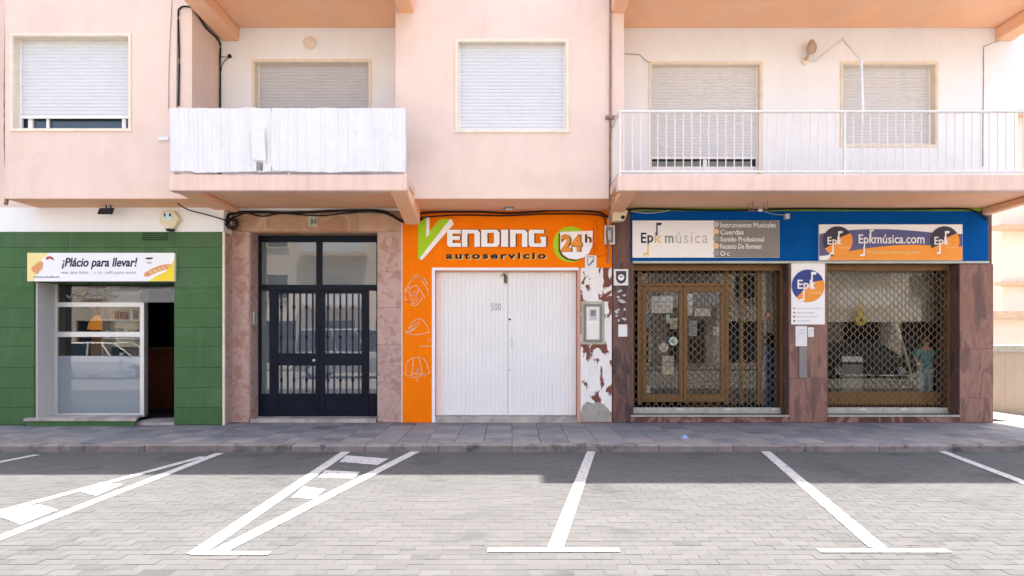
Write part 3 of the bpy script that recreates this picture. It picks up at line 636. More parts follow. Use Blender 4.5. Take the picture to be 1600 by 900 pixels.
for (a, b, c, d) in ((421, 434, 493, 498.5), (498.7, 507, 565, 576)):
    lf = MB(); y0, y1 = YD-0.012, YD+0.05
    zb_ = dzb+0.006; zt2 = dz(454.3)
    lf.box(dx(a)+0.002, dx(b), y0, y1, zb_, zt2).box(dx(c), dx(d)-0.002, y0, y1, zb_, zt2)
    lf.box(dx(b), dx(c), y0, y1, dz(458.5), zt2).box(dx(b), dx(c), y0, y1, dz(571), dz(552)).box(dx(b), dx(c), y0, y1, dz(621), dz(615)).box(dx(b), dx(c), y0+0.012, y1-0.01, zb_, dz(621))
    lf.box(dx(b)+0.05, dx(c)-0.05, y0+0.005, y0+0.012, zb_+0.05, dz(626))
    lf.build("door_leaf", 'navy', ed, bevel=0.004)
    for (ta, tb, kn) in ((458.5, 552, (480, 527)), (571, 615, (594,))):
        box("pane", 'doorglass', ed, dx(b), dx(c), YD+0.03, YD+0.036, dz(tb), dz(ta))
        for k in range(6):
            xx = dx(b + (c-b)*(k+0.5)/6)
            m_ = MB().box(xx-0.007, xx+0.007, YD-0.004, YD+0.01, dz(tb), dz(ta))
            for q in kn:
                if k % 2 == (0 if len(kn) == 2 else 0): m_.lathe([(0.006, -0.035), (0.02, -0.012), (0.02, 0.012), (0.006, 0.035)], xx, YD+0.003, dz(q), 'z', 8)
            m_.build("bar", 'navy', ed)
MB().lathe([(0.02, 0), (0.02, -0.03), (0.028, -0.04), (0.022, -0.06)], dx(492), YD-0.012, dz(563), 'y', 14).build("door_knob", 'alu', ed, smooth=True)
ic = empty("intercom", (X(390)+0.01, 0.14, 1.4)); tag(ic, "narrow pale intercom panel on the left reveal of the entrance", "intercom")
box("panel", 'alu', ic, X(390)+0.016, X(390)+0.035, 0.10, 0.22, Z(507, 0.1), Z(487, 0.1), bevel=0.003); 
for k in range(4): box("button", 'ink', ic, X(390)+0.0352, X(390)+0.039, 0.14, 0.17, Z(505-k*4.4, 0.1)+0.0, Z(503-k*4.4, 0.1)+0.004)
room(-4.75, -2.1, 0.4, 3.5, 0.02, 3.5, 'hall', "hallway")

# ---- orange vending front
YO = -0.03
ox0, ox1 = X(629), X(956)
vx0, vx1 = X(680), X(903); vz1 = Z(423)
ow = MB(); wall_holes(ow, YO+0.02, 0.36, ox0, ox1, 0.0, 3.598, [(vx0, vx1, -1, vz1)]); ow = ow.build("shop_wall", 'orange', B)
box("orange_panel", 'orange', ow, X(629.5), X(675), YO, YO+0.019, 0.004, Z(336)); box("orange_panel", 'orange', ow, X(675)+0.002, X(953), YO, YO+0.019, Z(418.5), Z(336))
box("edge_trim", 'stone_trim', ow, X(627.6), X(629.4), YO-0.01, 0.018, 0.004, Z(345))
mb = MB().box(X(675)+0.003, vx0, YO-0.012, YO+0.018, 0.004, Z(423)+0.001).box(X(675)+0.003, X(904), YO-0.012, YO+0.018, Z(423)+0.002, Z(418.5)-0.001); mb.build("opening_trim", 'signwhite', ow)
box("jamb", 'pinktrim', ow, X(902), X(907), YO-0.002, YO+0.3, 0.004, Z(423)-0.001)
box("threshold", 'step', B, vx0, X(901.5), -0.03, 0.3, 0.0, 0.10)
pc = box("peeling_pilaster", 'peel', B, X(907), X(955), YO-0.008, YO+0.0185, 0.18, Z(418.8)); 
MB().prism(pxpoly([(908, 659), (955, 659), (955, 650), (951, 640), (944, 632), (936, 628), (926, 630), (917, 627), (910, 634), (907.5, 645)], YO), YO-0.016, YO+0.018).build("bare_patch", 'concrete', pc)
YV = 0.10
vd = box("garage_door", 'white', B, vx0, X(901.8), YV+0.035, YV+0.06, 0.101, vz1-0.002)
for a, b in ((681, 793.2), (793.8, 900.5)):
    n = 17; fw = (X(b, YV)-X(a, YV))/n; mb = MB(); x_ = X(a, YV)
    pr = []
    for k in range(n): pr += [(x_+k*fw, YV+0.008), (x_+k*fw+0.006, YV), (x_+(k+1)*fw-0.006, YV)]
    pr.append((x_+n*fw, YV+0.008))
    z0, z1 = 0.115, vz1-0.02
    for (xa, ya), (xb, yb) in zip(pr[:-1], pr[1:]): mb.quad((xa, ya, z0), (xb, yb, z0), (xb, yb, z1), (xa, ya, z1))
    mb.box(x_, x_+n*fw, YV+0.009, YV+0.034, z0, z1)
    mb.build("door_leaf", 'white', vd)
box("door_head", 'stone_trim', vd, vx0+0.001, X(901.5), YV-0.03, YV+0.034, vz1-0.019, vz1-0.003)
text("500", 767, 783, 474, 485, YV-0.003, 'greyink', vd, "stencil_number", bold=0.0)
MB().lathe([(0.018, 0), (0.018, -0.008)], X(796.5, YV), YV, Z(499, YV), 'y', 12).build("lock", 'ink', vd)
MB().lathe([(0.012, 0), (0.012, -0.006)], X(796, YV), YV, Z(578, YV), 'y', 12).build("keyhole", 'greyink', vd)
MB().tube(spline([(X(799, YV), YV, Z(527, YV)), (X(800, YV), YV-0.03, Z(530, YV)), (X(800, YV), YV-0.03, Z(539, YV)), (X(799, YV), YV, Z(542, YV))]), 0.006).build("pull_handle", 'alu', vd)
hs = MB().box(X(787.5, YV), X(790.5, YV), YV-0.02, YV-0.001, Z(442, YV), Z(429, YV)).tube(spline([(X(783, YV), YV-0.01, Z(432, YV)), (X(788, YV), YV-0.035, Z(428, YV)), (X(792, YV), YV-0.01, Z(434, YV)), (X(791, YV), YV-0.02, Z(444, YV))]), 0.008).build("hasp", 'wood', vd)

# ---- music shop front
YM = -0.03
bz0, bz1 = Z(408.5), Z(331)
bf = box("fascia", 'blue', B, X(985), X(1540.5), YM-0.02, 0.0, bz0, bz1, bevel=0.004)
box("top_board", 'limeboard', B, X(985), X(1538), YM-0.035, 0.0, bz1+0.001, Z(323))
box("drip_strip", 'grail', B, X(988), X(1542), YM-0.03, 0.0, Z(412), bz0-0.001)
mw = MB(); aA = (X(990), X(1231), 0.13, Z(412)-0.001); aB = (X(1293), X(1498), 0.13, Z(412)-0.001)
wall_holes(mw, 0.0005, 0.6, X(956)+0.001, 8.149, 0.0, 3.655, [aA, aB]); mw = mw.build("shop_wall", 'brownstone', B)
def pil(a, b, pys, mats, name="pilaster"):
    p = box(name, mats[0], B, X(a), X(b), YM+0.012, 0.0, 0.0, Z(pys[0]))
    for (t, u), m_ in zip(zip(pys[:-1], pys[1:]), mats): box("stone_slab", m_, p, X(a), X(b), YM, YM+0.0115, max(0.003, Z(u))+0.0015, Z(t)-0.0015, bevel=0.003)
    return p
pil(957, 984.5, (333, 470, 585, 659.5), ('brownstone', 'brownstone', 'brownstone')); pil(1232, 1291, (413, 505, 590, 659.5), ('redstone', 'redstone', 'redstone')); pil(1498, 1550, (413, 545, 622, 659.5), ('redstone', 'redstone', 'redstone'))
ps = box("plinth", 'plinth', B, X(985), X(1231.5), YM+0.014, 0.0, 0.0, 0.10); 
for a, b in ((985, 1040), (1040, 1100), (1100, 1165), (1165, 1231.5)): box("plinth_slab", 'plinth', ps, X(a)+0.0015, X(b)-0.0015, YM+0.002, YM+0.0135, 0.003, 0.098, bevel=0.002)
ps = box("plinth", 'plinth', B, X(1291.5), X(1497.5), YM+0.014, 0.0, 0.0, 0.10)
for a, b in ((1291.5, 1340), (1340, 1372), (1372, 1430), (1430, 1497.5)): box("plinth_slab", 'plinth', ps, X(a)+0.0015, X(b)-0.0015, YM+0.002, YM+0.0135, 0.003, 0.098, bevel=0.002)
box("window_sill", 'grail', B, X(985), X(1231.5), YM-0.012, 0.06, 0.101, 0.129); box("window_sill", 'grail', B, X(1291.5), X(1497.5), YM-0.012, 0.06, 0.101, 0.129)
# interior, shopfront frames at y 0.45
YS = 0.45; YR = 0.25
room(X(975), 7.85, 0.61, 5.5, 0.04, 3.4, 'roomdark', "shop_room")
sx = lambda p: X(p, YS); sz = lambda p: Z(p, YS)
fr = MB()
def bar(a, b, c, d, t=0.05): fr.box(sx(a), sx(b), YS, YS+t, sz(d), sz(c))
bar(985, 1226, 405, 421); 
for a, b in ((996, 1002.5), (1133, 1139), (1157, 1161), (1183, 1191), (1212, 1216)): bar(a, b, 424, 632)
bar(1003, 1133, 442, 447)
shopA = fr.build("shop_front", 'bronze', B, bevel=0.004)
for a, b in ((1003.5, 1067.5), (1068, 1132.5)):
    fr = MB(); bar(a, a+6.5, 447.5, 628); bar(b-6.5, b, 447.5, 628); bar(a+6.5, b-6.5, 447.5, 456); bar(a+6.5, b-6.5, 616, 628); fr.build("door_leaf", 'bronze', shopA, bevel=0.004)
    box("pane", 'glass', shopA, sx(a+6.5), sx(b-6.5), YS+0.02, YS+0.026, sz(616), sz(456))
box("pane", 'glass', shopA, sx(1003), sx(1133), YS+0.02, YS+0.026, sz(442), sz(424))
for a, b in ((1140, 1157), (1161, 1183), (1191, 1212), (1216, 1226)): box("pane", 'glass', shopA, sx(a), sx(b), YS+0.02, YS+0.026, sz(632), sz(424))
fr = MB(); bar(1288, 1478, 405, 422); bar(1288, 1293, 422, 632); bar(1470, 1474, 422, 632); bar(1293, 1470, 612, 632)
shopB = fr.build("shop_front", 'bronze', B, bevel=0.004)
box("pane", 'glass', shopB, sx(1293), sx(1470), YS+0.02, YS+0.026, sz(612), sz(422)); box("pane", 'glass', shopB, sx(1474), sx(1490), YS+0.02, YS+0.026, sz(632), sz(422))
# rolling grilles: interlocked zigzag rods
def grille(a):
    x0, x1, z0, z1 = a; wv, hv = 0.135, 0.135
    gg = MB().box(x0+0.001, x0+0.03, YR-0.03, YR+0.03, z0, z1).box(x1-0.03, x1-0.001, YR-0.03, YR+0.03, z0, z1).box(x0+0.03, x1-0.03, YR-0.04, YR+0.04, z1-0.09, z1-0.002).build("security_grille", 'bronze', B)
    zb = z0 + 0.10; n = int((z1-0.09-zb)/(hv/2)); mb = MB()
    for i in range(n):
        zc = zb + hv/4 + i*hv/2; pts = []; k = 0; xx = x0+0.03
        while xx < x1-0.03:
            sgn = 1 if (i + k) % 2 == 0 else -1
            pts += [(xx-0.012, YR, zc+sgn*hv/4*0.98), (xx+0.012, YR, zc+sgn*hv/4*0.98)]
            xx += wv/2; k += 1
        pts = [(min(max(p[0], x0+0.03), x1-0.03), p[1] + 0.004*(i % 2), p[2]) for p in pts]
        mb.tube(pts, 0.0066, 4)
    r_ = mb.build("grille_mesh", 'grille', gg); r_["kind"] = "stuff"
    box("bottom_rail", 'grail', gg, x0+0.03, x1-0.03, YR-0.025, YR+0.025, z0+0.003, z0+0.10, bevel=0.006); box("bottom_lip", 'grail', gg, x0+0.03, x1-0.03, YR-0.05, YR-0.026, z0+0.003, z0+0.03)
    MB().box((x0+x1)/2-0.04, (x0+x1)/2+0.04, YR-0.045, YR-0.026, z0+0.035, z0+0.085).build("lock_case", 'grail', gg)
    for q in (0.3, 0.62, 0.93): box("padlock_plate", 'alu', gg, x0+(x1-x0)*q, x0+(x1-x0)*q+0.12, YR-0.0285, YR-0.0255, z0+0.055, z0+0.085)
grille(aA); grille(aB)

# ================================================================== SIGNS
def board(name, label, cat, px0, px1, py0, py1, y, m='signwhite', depth=0.04, group=None):
    o = empty(name, (X((px0+px1)/2, y), y, Z(py1, y))); tag(o, label, cat, group)
    box("board", m, o, X(px0, y), X(px1, y), y, y+depth, Z(py1, y), Z(py0, y), bevel=0.002)
    return o
def sheet(o, pts, y, m, name="print", d=0.0015): return MB().prism(pxpoly(pts, y), y, y+d).build(name, m, o)
# food sign over the green shop
yb = YG-0.06
s1 = board("shop_sign", "white and yellow takeaway food sign above the green shop window", "sign", 42.5, 272.5, 395, 439.5, yb, depth=0.058)
y1 = yb-0.003
sheet(s1, [(42.8, 395.3), (76, 395.3), (66, 404), (60, 414), (57, 427), (52, 439.2), (42.8, 439.2)], y1, 'paleyellow')
sheet(s1, [(232, 439.2), (244, 431), (258, 425), (268, 413), (272.2, 405), (272.2, 439.2)], y1, 'yellow')
ys = y1-0.0025
for (cx, cy, rr) in ((60, 417, 6), (54, 420, 5), (63, 412, 4), (57, 424, 4)): sheet(s1, arc(cx, cy, rr, 0, 345, 10), ys - 0.0004*rr, 'bread')
sheet(s1, [(71, 404), (74, 401), (79, 400.5), (83, 403), (84, 407), (81, 405), (77, 403.5), (73, 406)], ys, 'redink')
sheet(s1, [(225, 427), (236, 420), (252, 414), (264, 412), (268, 415), (262, 420), (246, 425), (232, 432), (226, 432)], ys, 'bread')
for k in range(5): sheet(s1, [(231+k*7.2, 424.5-k*2.4), (234+k*7.2, 423-k*2.3), (240+k*6.6, 426-k*2.2), (237+k*6.6, 428-k*2.3)], ys-0.003, 'breadlight')
sheet(s1, [(227, 402.5), (238, 402), (239, 404), (234, 405.5), (228, 405)], ys, 'wood')
sheet(s1, [(229, 409), (237, 409), (236, 412), (230, 412)], ys, 'lightink')
text("¡Plácio para llevar!", 96.5, 214.5, 402.5, 421, y1-0.002, 'navyink', s1, shear=0.22, bold=0.022)
text("una que bien..  y tú, café para exmi", 95, 212, 423, 429, y1-0.002, 'lightink', s1, bold=0.01)
text("www.elcafe.es", 52, 93, 430.5, 434, y1-0.005, 'greyink', s1, bold=0.01)
# VENDING lettering on the orange front
yv = YO-0.003
v1 = empty("vending_sign", (X(790), yv, Z(410))); tag(v1, "raised vending lettering with green V and shield on the orange front", "sign")
def raised(pts, m, y, d, name): MB().prism(pxpoly(pts, YO), y-d, y).build(name, m, v1)
raised([(653, 342), (653.2, 405), (658, 404), (706, 350), (700, 342), (688, 342), (671.5, 361), (671.5, 342)], 'lime', YO-0.001, 0.012, "green_letter")
raised([(656.5, 403), (657.5, 407), (662, 404), (709, 350.5), (706, 343), (703, 343)], 'signwhite', YO-0.014, 0.008, "letter_outline")
raised([(666.3, 340), (671, 340), (671, 366), (666.3, 371)], 'signwhite', YO-0.014, 0.008, "letter_outline")
def blockletter(ch, x0, x1):
    a, b = 359.5, 386.2; t = 8.6; h = (x1-x0)
    r = 3.0
    if ch == 'E': return [[(x0+r, a), (x1, a), (x1, a+6), (x0+t, a+6), (x0+t, a+10), (x1-1.5, a+10), (x1-1.5, a+16), (x0+t, a+16), (x0+t, b-6), (x1, b-6), (x1, b), (x0+r, b), (x0, b-r), (x0, a+r)]]
    if ch == 'n': return [[(x0, a), (x1-4, a), (x1, a+4), (x1, b), (x1-t, b), (x1-t, a+6), (x0+t, a+6), (x0+t, b), (x0, b)]]
    if ch == 'D': return [[(x0, a), (x1-4, a), (x1, a+4), (x1, b-4), (x1-4, b), (x0, b), (x0, a+5), (x0+t+1, a+5), (x0+t+1, b-5.5), (x1-t, b-5.5), (x1-t, a+5), (x0, a+4.99)]]
    if ch == 'I': return [[(x0, a), (x1, a), (x1, b), (x0, b)]]
    if ch == 'G': return [[(x0+r, a), (x1-3, a), (x1-3, a+5.5), (x0+t, a+5.5), (x0+t, b-5.5), (x1-t+1, b-5.5), (x1-t+1, a+15), (x1-9, a+15), (x1-9, a+11), (x1, a+11), (x1, b), (x0+r, b), (x0, b-r), (x0, a+r)]]
for ch, a, b in (('E', 699, 720.5), ('n', 722, 750), ('D', 752, 780.5), ('I', 783, 794), ('n', 797, 824), ('G', 826, 853)):
    for p in blockletter(ch, a, b):
        raised([(q[0]+2.0, q[1]-1.0) for q in p], 'letter_edge', YO-0.004, 0.02, "letter_shadow")
        raised(p, 'signwhite', YO-0.026, 0.016, "letter")
for mname, dxx, dyy, yy in (('paleyellow', 1.6, 1.0, yv-0.001), ('ink', 0, 0, yv-0.006)):
    text("autoservicio", 697+dxx, 853+dxx, 394.5+dyy, 404.5+dyy, yy, mname, v1, bold=0.035, space=1.35, th=0.004)
raised(arc(892, 382, 28, 0, 350, 30), 'lime', YO-0.001, 0.006, "green_disc")
shd = [(875, 363), (926, 361), (925, 385), (920, 396), (911, 403), (900, 406), (888, 404), (879, 398), (875, 390)]
raised([(p[0]-2.2, p[1]+2) for p in shd], 'letter_edge', YO-0.008, 0.012, "shield_shadow"); raised(shd, 'signwhite', YO-0.022, 0.014, "shield")
text("24", 877.5, 911, 366.5, 393.5, YO-0.040, 'letter_edge', v1, "numerals", bold=0.05); text("24", 876, 909.5, 366, 393, YO-0.045, 'orangeprint', v1, "numerals", bold=0.045)
text("h", 914, 924.5, 366, 379, YO-0.040, 'letter_edge', v1, bold=0.03)
# white sketches on the orange pier
def sketch(label, strokes, wd=1.2):
    mb = MB()
    for s_ in strokes: mb.ribbon(pxpoly([p[:2] for p in spline([(a, b, 0) for a, b in s_], 4)], YO), wd*S(YO), YO-0.0035, 0.003)
    o = mb.build("painted_drawing", 'chalk'); tag(o, label, "drawing", "white food drawings on the orange pier")
sketch("white line drawing of a burger, topmost on the orange pier", [[(632, 455), (645, 436), (655, 434), (668, 452), (669, 462)], [(634, 458), (650, 446), (664, 466)], [(633, 468), (648, 478), (660, 466)], [(645, 436), (650, 428), (656, 436), (662, 434), (668, 445)], [(636, 452), (646, 470), (655, 450)], [(632, 462), (640, 474), (652, 470), (646, 456)], [(638, 447), (643, 462), (650, 455)]])
sketch("white line drawing of a sandwich wedge, middle of the orange pier", [[(634, 520), (645, 503), (655, 498), (664, 504), (671, 518)], [(634, 521), (652, 523), (671, 519)], [(636, 516), (648, 507), (656, 502)], [(637, 519), (650, 511), (654, 505)], [(640, 520), (648, 514)], [(656, 541), (674, 541)], [(668, 535), (673, 530)]])
sketch("white line drawing of a cupcake, lowest on the orange pier", [[(633, 585), (637, 565), (652, 558), (664, 563), (671, 582)], [(633, 585), (645, 590), (660, 586), (671, 583)], [(646, 562), (644, 585)], [(655, 561), (660, 584)], [(650, 585), (653, 574), (656, 585)], [(640, 588), (652, 582), (664, 588)], [(650, 590), (653, 597)]])
# notices on and beside the peeling pilaster
def notice(label, px0, px1, py0, py1, y, m='paper', marks=(), cat="notice", name="notice", group=None):
    o = empty(name, (X((px0+px1)/2, y), y, Z(py1, y))); tag(o, label, cat, group)
    box("sheet", m, o, X(px0, y), X(px1, y), y-0.003, y, Z(py1, y), Z(py0, y))
    for (a, b, c, d, mm) in marks: box("print", mm, o, X(a, y), X(b, y), y-0.005, y-0.0032, Z(d, y), Z(c, y))
    return o
n1 = notice("white sticker with grey emblem at the top of the peeling pilaster", 914, 932, 399, 421, YO-0.009, marks=((917.5, 928, 400.5, 402, 'greyink'), (917.5, 919, 402, 414, 'greyink'), (926.5, 928, 402, 408, 'greyink')), cat="sticker", name="sticker")
sheet(n1, [(918.5, 415), (927, 405), (928, 408), (920, 416)], YO-0.016, 'violet')
n2 = notice("white sticker with dark crest on the brown pilaster", 959, 981.5, 420.5, 446, YM-0.002, cat="sticker", name="sticker")
sheet(n2, [(962.5, 423.5), (978.5, 423.5), (978.5, 436), (976, 441), (970.5, 443.5), (965, 441), (962.5, 436)], YM-0.0075, 'slate'); sheet(n2, arc(970.5, 433.5, 5, 0, 345, 14), YM-0.0105, 'signwhite'); sheet(n2, arc(970.5, 431, 2.6, 190, 350, 8), YM-0.013, 'slate')
for k, (a, b, lab) in enumerate(((452, 475, "worn torn sticker under the crest on the brown pilaster"), (480, 503, "scraped pale sticker remains low on the brown pilaster"))):
    st_ = empty("sticker", (X(970), YM-0.002, Z(b))); tag(st_, lab, "sticker")
    mb = MB()
    rr = random.Random(k+3)
    for q in range(9):
        cx, cy = rr.uniform(963, 977), rr.uniform(a+2, b-2); mb.prism(pxpoly([(cx+rr.uniform(1, 4)*math.cos(t), cy+rr.uniform(0.8, 3)*math.sin(t)) for t in [2*math.pi*z/7 for z in range(7)]], YM), YM-0.003-0.0003*q, YM-0.0015)
    mb.build("torn_paper", 'lightink', st_)
notice("small blank white sheet on the brown pilaster", 966, 980, 507, 526, YM-0.002)
notice("white paper sheet below the round logo panel on the pilaster", 1243, 1261, 509.5, 541, YM-0.002, marks=((1247, 1258, 515, 516, 'lightink'), (1247, 1256, 520, 521, 'lightink')))
notice("narrow white card right of the sheet under the logo panel", 1262.5, 1271.5, 511.5, 526.5, YM-0.002, marks=((1265, 1269, 515, 517, 'lightink'),))
cb = box("conduit_cover", 'signgrey', None, X(1247), X(1259), YM-0.02, YM-0.001, Z(590), Z(542)); tag(cb, "dark grey flat cover strip on the pilaster between the grilles", "cover")
# meter cabinet in the peeling pilaster
mc = empty("meter_cabinet", (X(926), YO-0.01, Z(534))); tag(mc, "grey meter cabinet with dark frame in the peeling pilaster", "cabinet")
mb = MB(); wall_holes(mb, YO-0.05, YO-0.009, X(912), X(939.5), Z(534), Z(475.5), [(X(915.5), X(936), Z(530.5), Z(479.5))]); mb.build("frame", 'signgrey', mc, bevel=0.003)
box("cover", 'alu', mc, X(915.5), X(936), YO-0.035, YO-0.0095, Z(530.5), Z(479.5)); box("meter_window", 'lightink', mc, X(920), X(931.5), YO-0.041, YO-0.0355, Z(500), Z(483)); box("meter_dial", 'signgrey', mc, X(922), X(930), YO-0.045, YO-0.0415, Z(494), Z(485)); box("cover_lip", 'signwhite', mc, X(916), X(935.5), YO-0.038, YO-0.0355, Z(504.5), Z(503))
mf = MB(); wall_holes(mf, YO-0.02, YO-0.0085, X(908), X(944), Z(538), Z(471), [(X(911.8), X(939.7), Z(534.2), Z(475.3))]); mf.build("plaster_surround", 'coping', mc)
# small junction box at the top of the brown pilaster
jb = empty("junction_box", (X(951), -0.06, Z(383))); tag(jb, "dark junction box in pale frame above the brown pilaster", "box")
mb = MB(); wall_holes(mb, -0.11, -0.05, X(943.5), X(959), Z(383), Z(354), [(X(945.5), X(957), Z(381), Z(356))]); mb.build("frame", 'alu', jb); box("cover", 'signgrey', jb, X(945.5), X(957), -0.1, -0.05, Z(381), Z(356)); box("label_plate", 'lightink', jb, X(947.5), X(953), -0.104, -0.1005, Z(376), Z(362))
# sign 2: white and grey music sign
ym = YM-0.065
s2 = board("shop_sign", "white and grey music shop sign on the blue fascia", "sign", 988.5, 1218, 344.5, 402.5, ym)
sheet(s2, [(1116, 344.8), (1217.7, 344.8), (1217.7, 402.2), (1116, 402.2)], ym-0.003, 'signgrey')
yt = ym-0.006
for k in range(5): sheet(s2, arc(1119, 350.5+k*11.2, 4.6, 0, 345, 14), yt, ('lightink', 'breadlight', 'greyink', 'breadlight', 'greyink')[k])
for k, (t, x1_) in enumerate((("Instrumentos Musicales", 1212), ("Cuerdas", 1162), ("Sonido Profesional", 1194), ("Recanto De Bomsen", 1190), ("O·c", 1140))): text(t, 1125.5, x1_, 347.5+k*11.1, 355.5+k*11.1, yt, 'signwhite', s2, bold=0.015)
text("E", 1001.5, 1010, 363.5, 379.5, yt+0.003, 'navyink', s2, bold=0.02); text("p", 1011.5, 1021, 367.5, 384, yt+0.003, 'slate', s2, bold=0.02); text("k", 1023, 1034, 363, 379.5, yt+0.003, 'gold', s2, bold=0.01)
sheet(s2, [(1025.5, 348), (1034.5, 348), (1033, 352), (1027.5, 352), (1027.5, 368), (1025.5, 368)], yt, 'navyink', "music_note"); sheet(s2, [(1011.5, 381), (1014, 381), (1014, 398.5), (1005, 399), (1004.5, 396), (1011.5, 394)], yt, 'gold', "music_note")
text("m", 1039, 1052.5, 368, 379.5, yt+0.003, 'greyink', s2, bold=0.02); text("úsica", 1056, 1106, 363, 380, yt+0.003, 'lightink', s2, space=1.15)
# sign 3: blue and orange banner
yn = YM-0.065
s3 = board("shop_sign", "blue and orange wavy banner sign above the right grille", "sign", 1280, 1504, 350.5, 406.8, yn)
wav = [(1280.3, 366)] + [(1280.3 + 223.4*k/16, 365.5 - 7.5*math.sin(math.pi*min(1, (k+1)/15))) for k in range(1, 17)]
sheet(s3, wav + [(1503.7, 390), (1330, 396), (1280.3, 404)], yn-0.003, 'violet')
ow_ = [(1290, 406.5), (1310, 396)] + [(1325 + k*11.2, 392.5 - 10*math.sin(math.pi*k/18)) for k in range(1, 15)] + [(1503.7, 385), (1503.7, 406.5)]
sheet(s3, ow_, yn-0.006, 'orangeprint')
sheet(s3, [(1280.3, 406.5), (1280.3, 400), (1292, 399), (1300, 396), (1293, 406.5)], yn-0.0075, 'signwhite')
for cx in (1309, 1476):
    sheet(s3, arc(cx, 376.5, 23, 0, 350, 32), yn-0.009, 'slate'); sheet(s3, arc(cx, 376.5, 23.2, 32, -150, 22) + [(cx-10, 383), (cx+4, 371)], yn-0.012, 'orangeprint')
    text("Epk", cx-16, cx+7, 370, 386, yn-0.015, 'signwhite', s3, bold=0.015); sheet(s3, [(cx+0.5, 361), (cx+8, 361), (cx+7, 364.5), (cx+3, 364.5), (cx+3, 382), (cx+0.5, 382)], yn-0.0165, 'signwhite', "music_note"); sheet(s3, [(cx-8.5, 384), (cx-6, 384), (cx-6, 397), (cx-12, 397), (cx-12, 394), (cx-8.5, 394)], yn-0.0165, 'signwhite', "music_note")
    text("música", cx+3, cx+19, 385, 388, yn-0.015, 'paleyellow', s3)
text("Epkmúsica.com", 1341.5, 1444.5, 366, 385, yn-0.010, 'signwhite', s3, bold=0.018)
sheet(s3, [(1359, 359), (1366, 358.5), (1364.5, 361.5), (1361.5, 361.5), (1361.5, 372), (1359, 372)], yn-0.0135, 'signwhite', "music_note"); sheet(s3, [(1349, 385), (1351.5, 385), (1351.5, 400), (1344, 400), (1344, 397), (1349, 397)], yn-0.0135, 'signwhite', "music_note")
text("Instrumentos musicales", 1356, 1437, 391, 396.5, yn-0.010, 'paleyellow', s3, bold=0.01)
# sign 4: round logo panel on the pilaster
yp = YM-0.02
s4 = board("logo_panel", "white panel with round blue and orange logo on the pilaster", "sign", 1236.5, 1289, 410.5, 507, yp, depth=0.017)
sheet(s4, arc(1262.5, 446.5, 25.5, 0, 352, 36), yp-0.003, 'logoblue'); sheet(s4, arc(1262.5, 446.5, 25.7, 20, -135, 22) + [(1252, 457), (1262, 444), (1272, 440)], yp-0.006, 'orangeprint')
text("Epk", 1246, 1275, 437, 456, yp-0.009, 'signwhite', s4, bold=0.02); sheet(s4, [(1267.5, 424.5), (1276, 425), (1275, 429), (1270, 429), (1270, 452), (1267.5, 452)], yp-0.0105, 'signwhite', "music_note"); sheet(s4, [(1254.5, 455), (1257, 455), (1257, 470), (1250, 470), (1250, 467), (1254.5, 467)], yp-0.0105, 'signwhite', "music_note")
text("música", 1265, 1283, 455.5, 459, yp-0.009, 'paleyellow', s4)
for k in range(4):
    sheet(s4, arc(1241, 482+k*6.4, 1.5, 0, 330, 8), yp-0.003, ('redink', 'redink', 'slate', 'slate')[k]); text(("instrumentos y accesorios", "clases de música", "sonido profesional", "reparación")[k], 1244.5, (1284, 1272, 1278, 1266)[k], 480.5+k*6.4, 483.5+k*6.4, yp-0.003, 'lightink', s4)

# ================================================================== FITTINGS ON THE FACADE
# floodlight under the left bay
fl = empty("floodlight", (X(168, -0.5), -0.5, Z(336, -0.5))); tag(fl, "small black floodlight under the left bay above the green shop", "floodlight")
yq = -0.5
MB().hexa([(X(156, yq), yq-0.07, Z(336, yq)), (X(175, yq), yq-0.07, Z(335.5, yq)), (X(176, yq), yq+0.0, Z(335, yq)), (X(158, yq), yq+0.0, Z(335, yq))], [(X(161, yq), yq-0.10, Z(327.5, yq)), (X(181, yq), yq-0.10, Z(327, yq)), (X(181, yq), yq-0.03, Z(325.5, yq)), (X(162, yq), yq-0.03, Z(325.5, yq))]).build("housing", 'ink', fl, bevel=0.004)
MB().tube([(X(166, yq), yq, Z(327, yq)), (X(166, yq), yq, ZB-0.012)], 0.01).tube([(X(173, yq), yq, Z(327, yq)), (X(173, yq), yq, ZB-0.012)], 0.01).build("bracket", 'ink', fl)
# alarm box
al = empty("alarm_box", (X(267, YG), YG, Z(360, YG))); tag(al, "hexagonal cream alarm box on the fascia above the green shop", "alarm box")
MB().prism(pxpoly([(258, 331), (276, 331), (284, 343), (275, 359), (262, 359), (253, 346)], YG), YG-0.09, YG+0.009).build("case", 'plastic', al, bevel=0.012)
box("emblem", 'palecloth', al, X(259, YG), X(274, YG), YG-0.095, YG-0.0905, Z(346, YG), Z(334, YG)); box("emblem_eye", 'navyink', al, X(261, YG), X(263.5, YG), YG-0.098, YG-0.0955, Z(340, YG), Z(335, YG)); box("emblem_eye", 'navyink', al, X(269, YG), X(272, YG), YG-0.098, YG-0.0955, Z(340, YG), Z(335, YG))
MB().lathe([(0.07, 0), (0.06, -0.03)], X(268.5, YG), YG-0.045, Z(358.5, YG)-0.004, 'z', 14).build("strobe", 'ink', al)
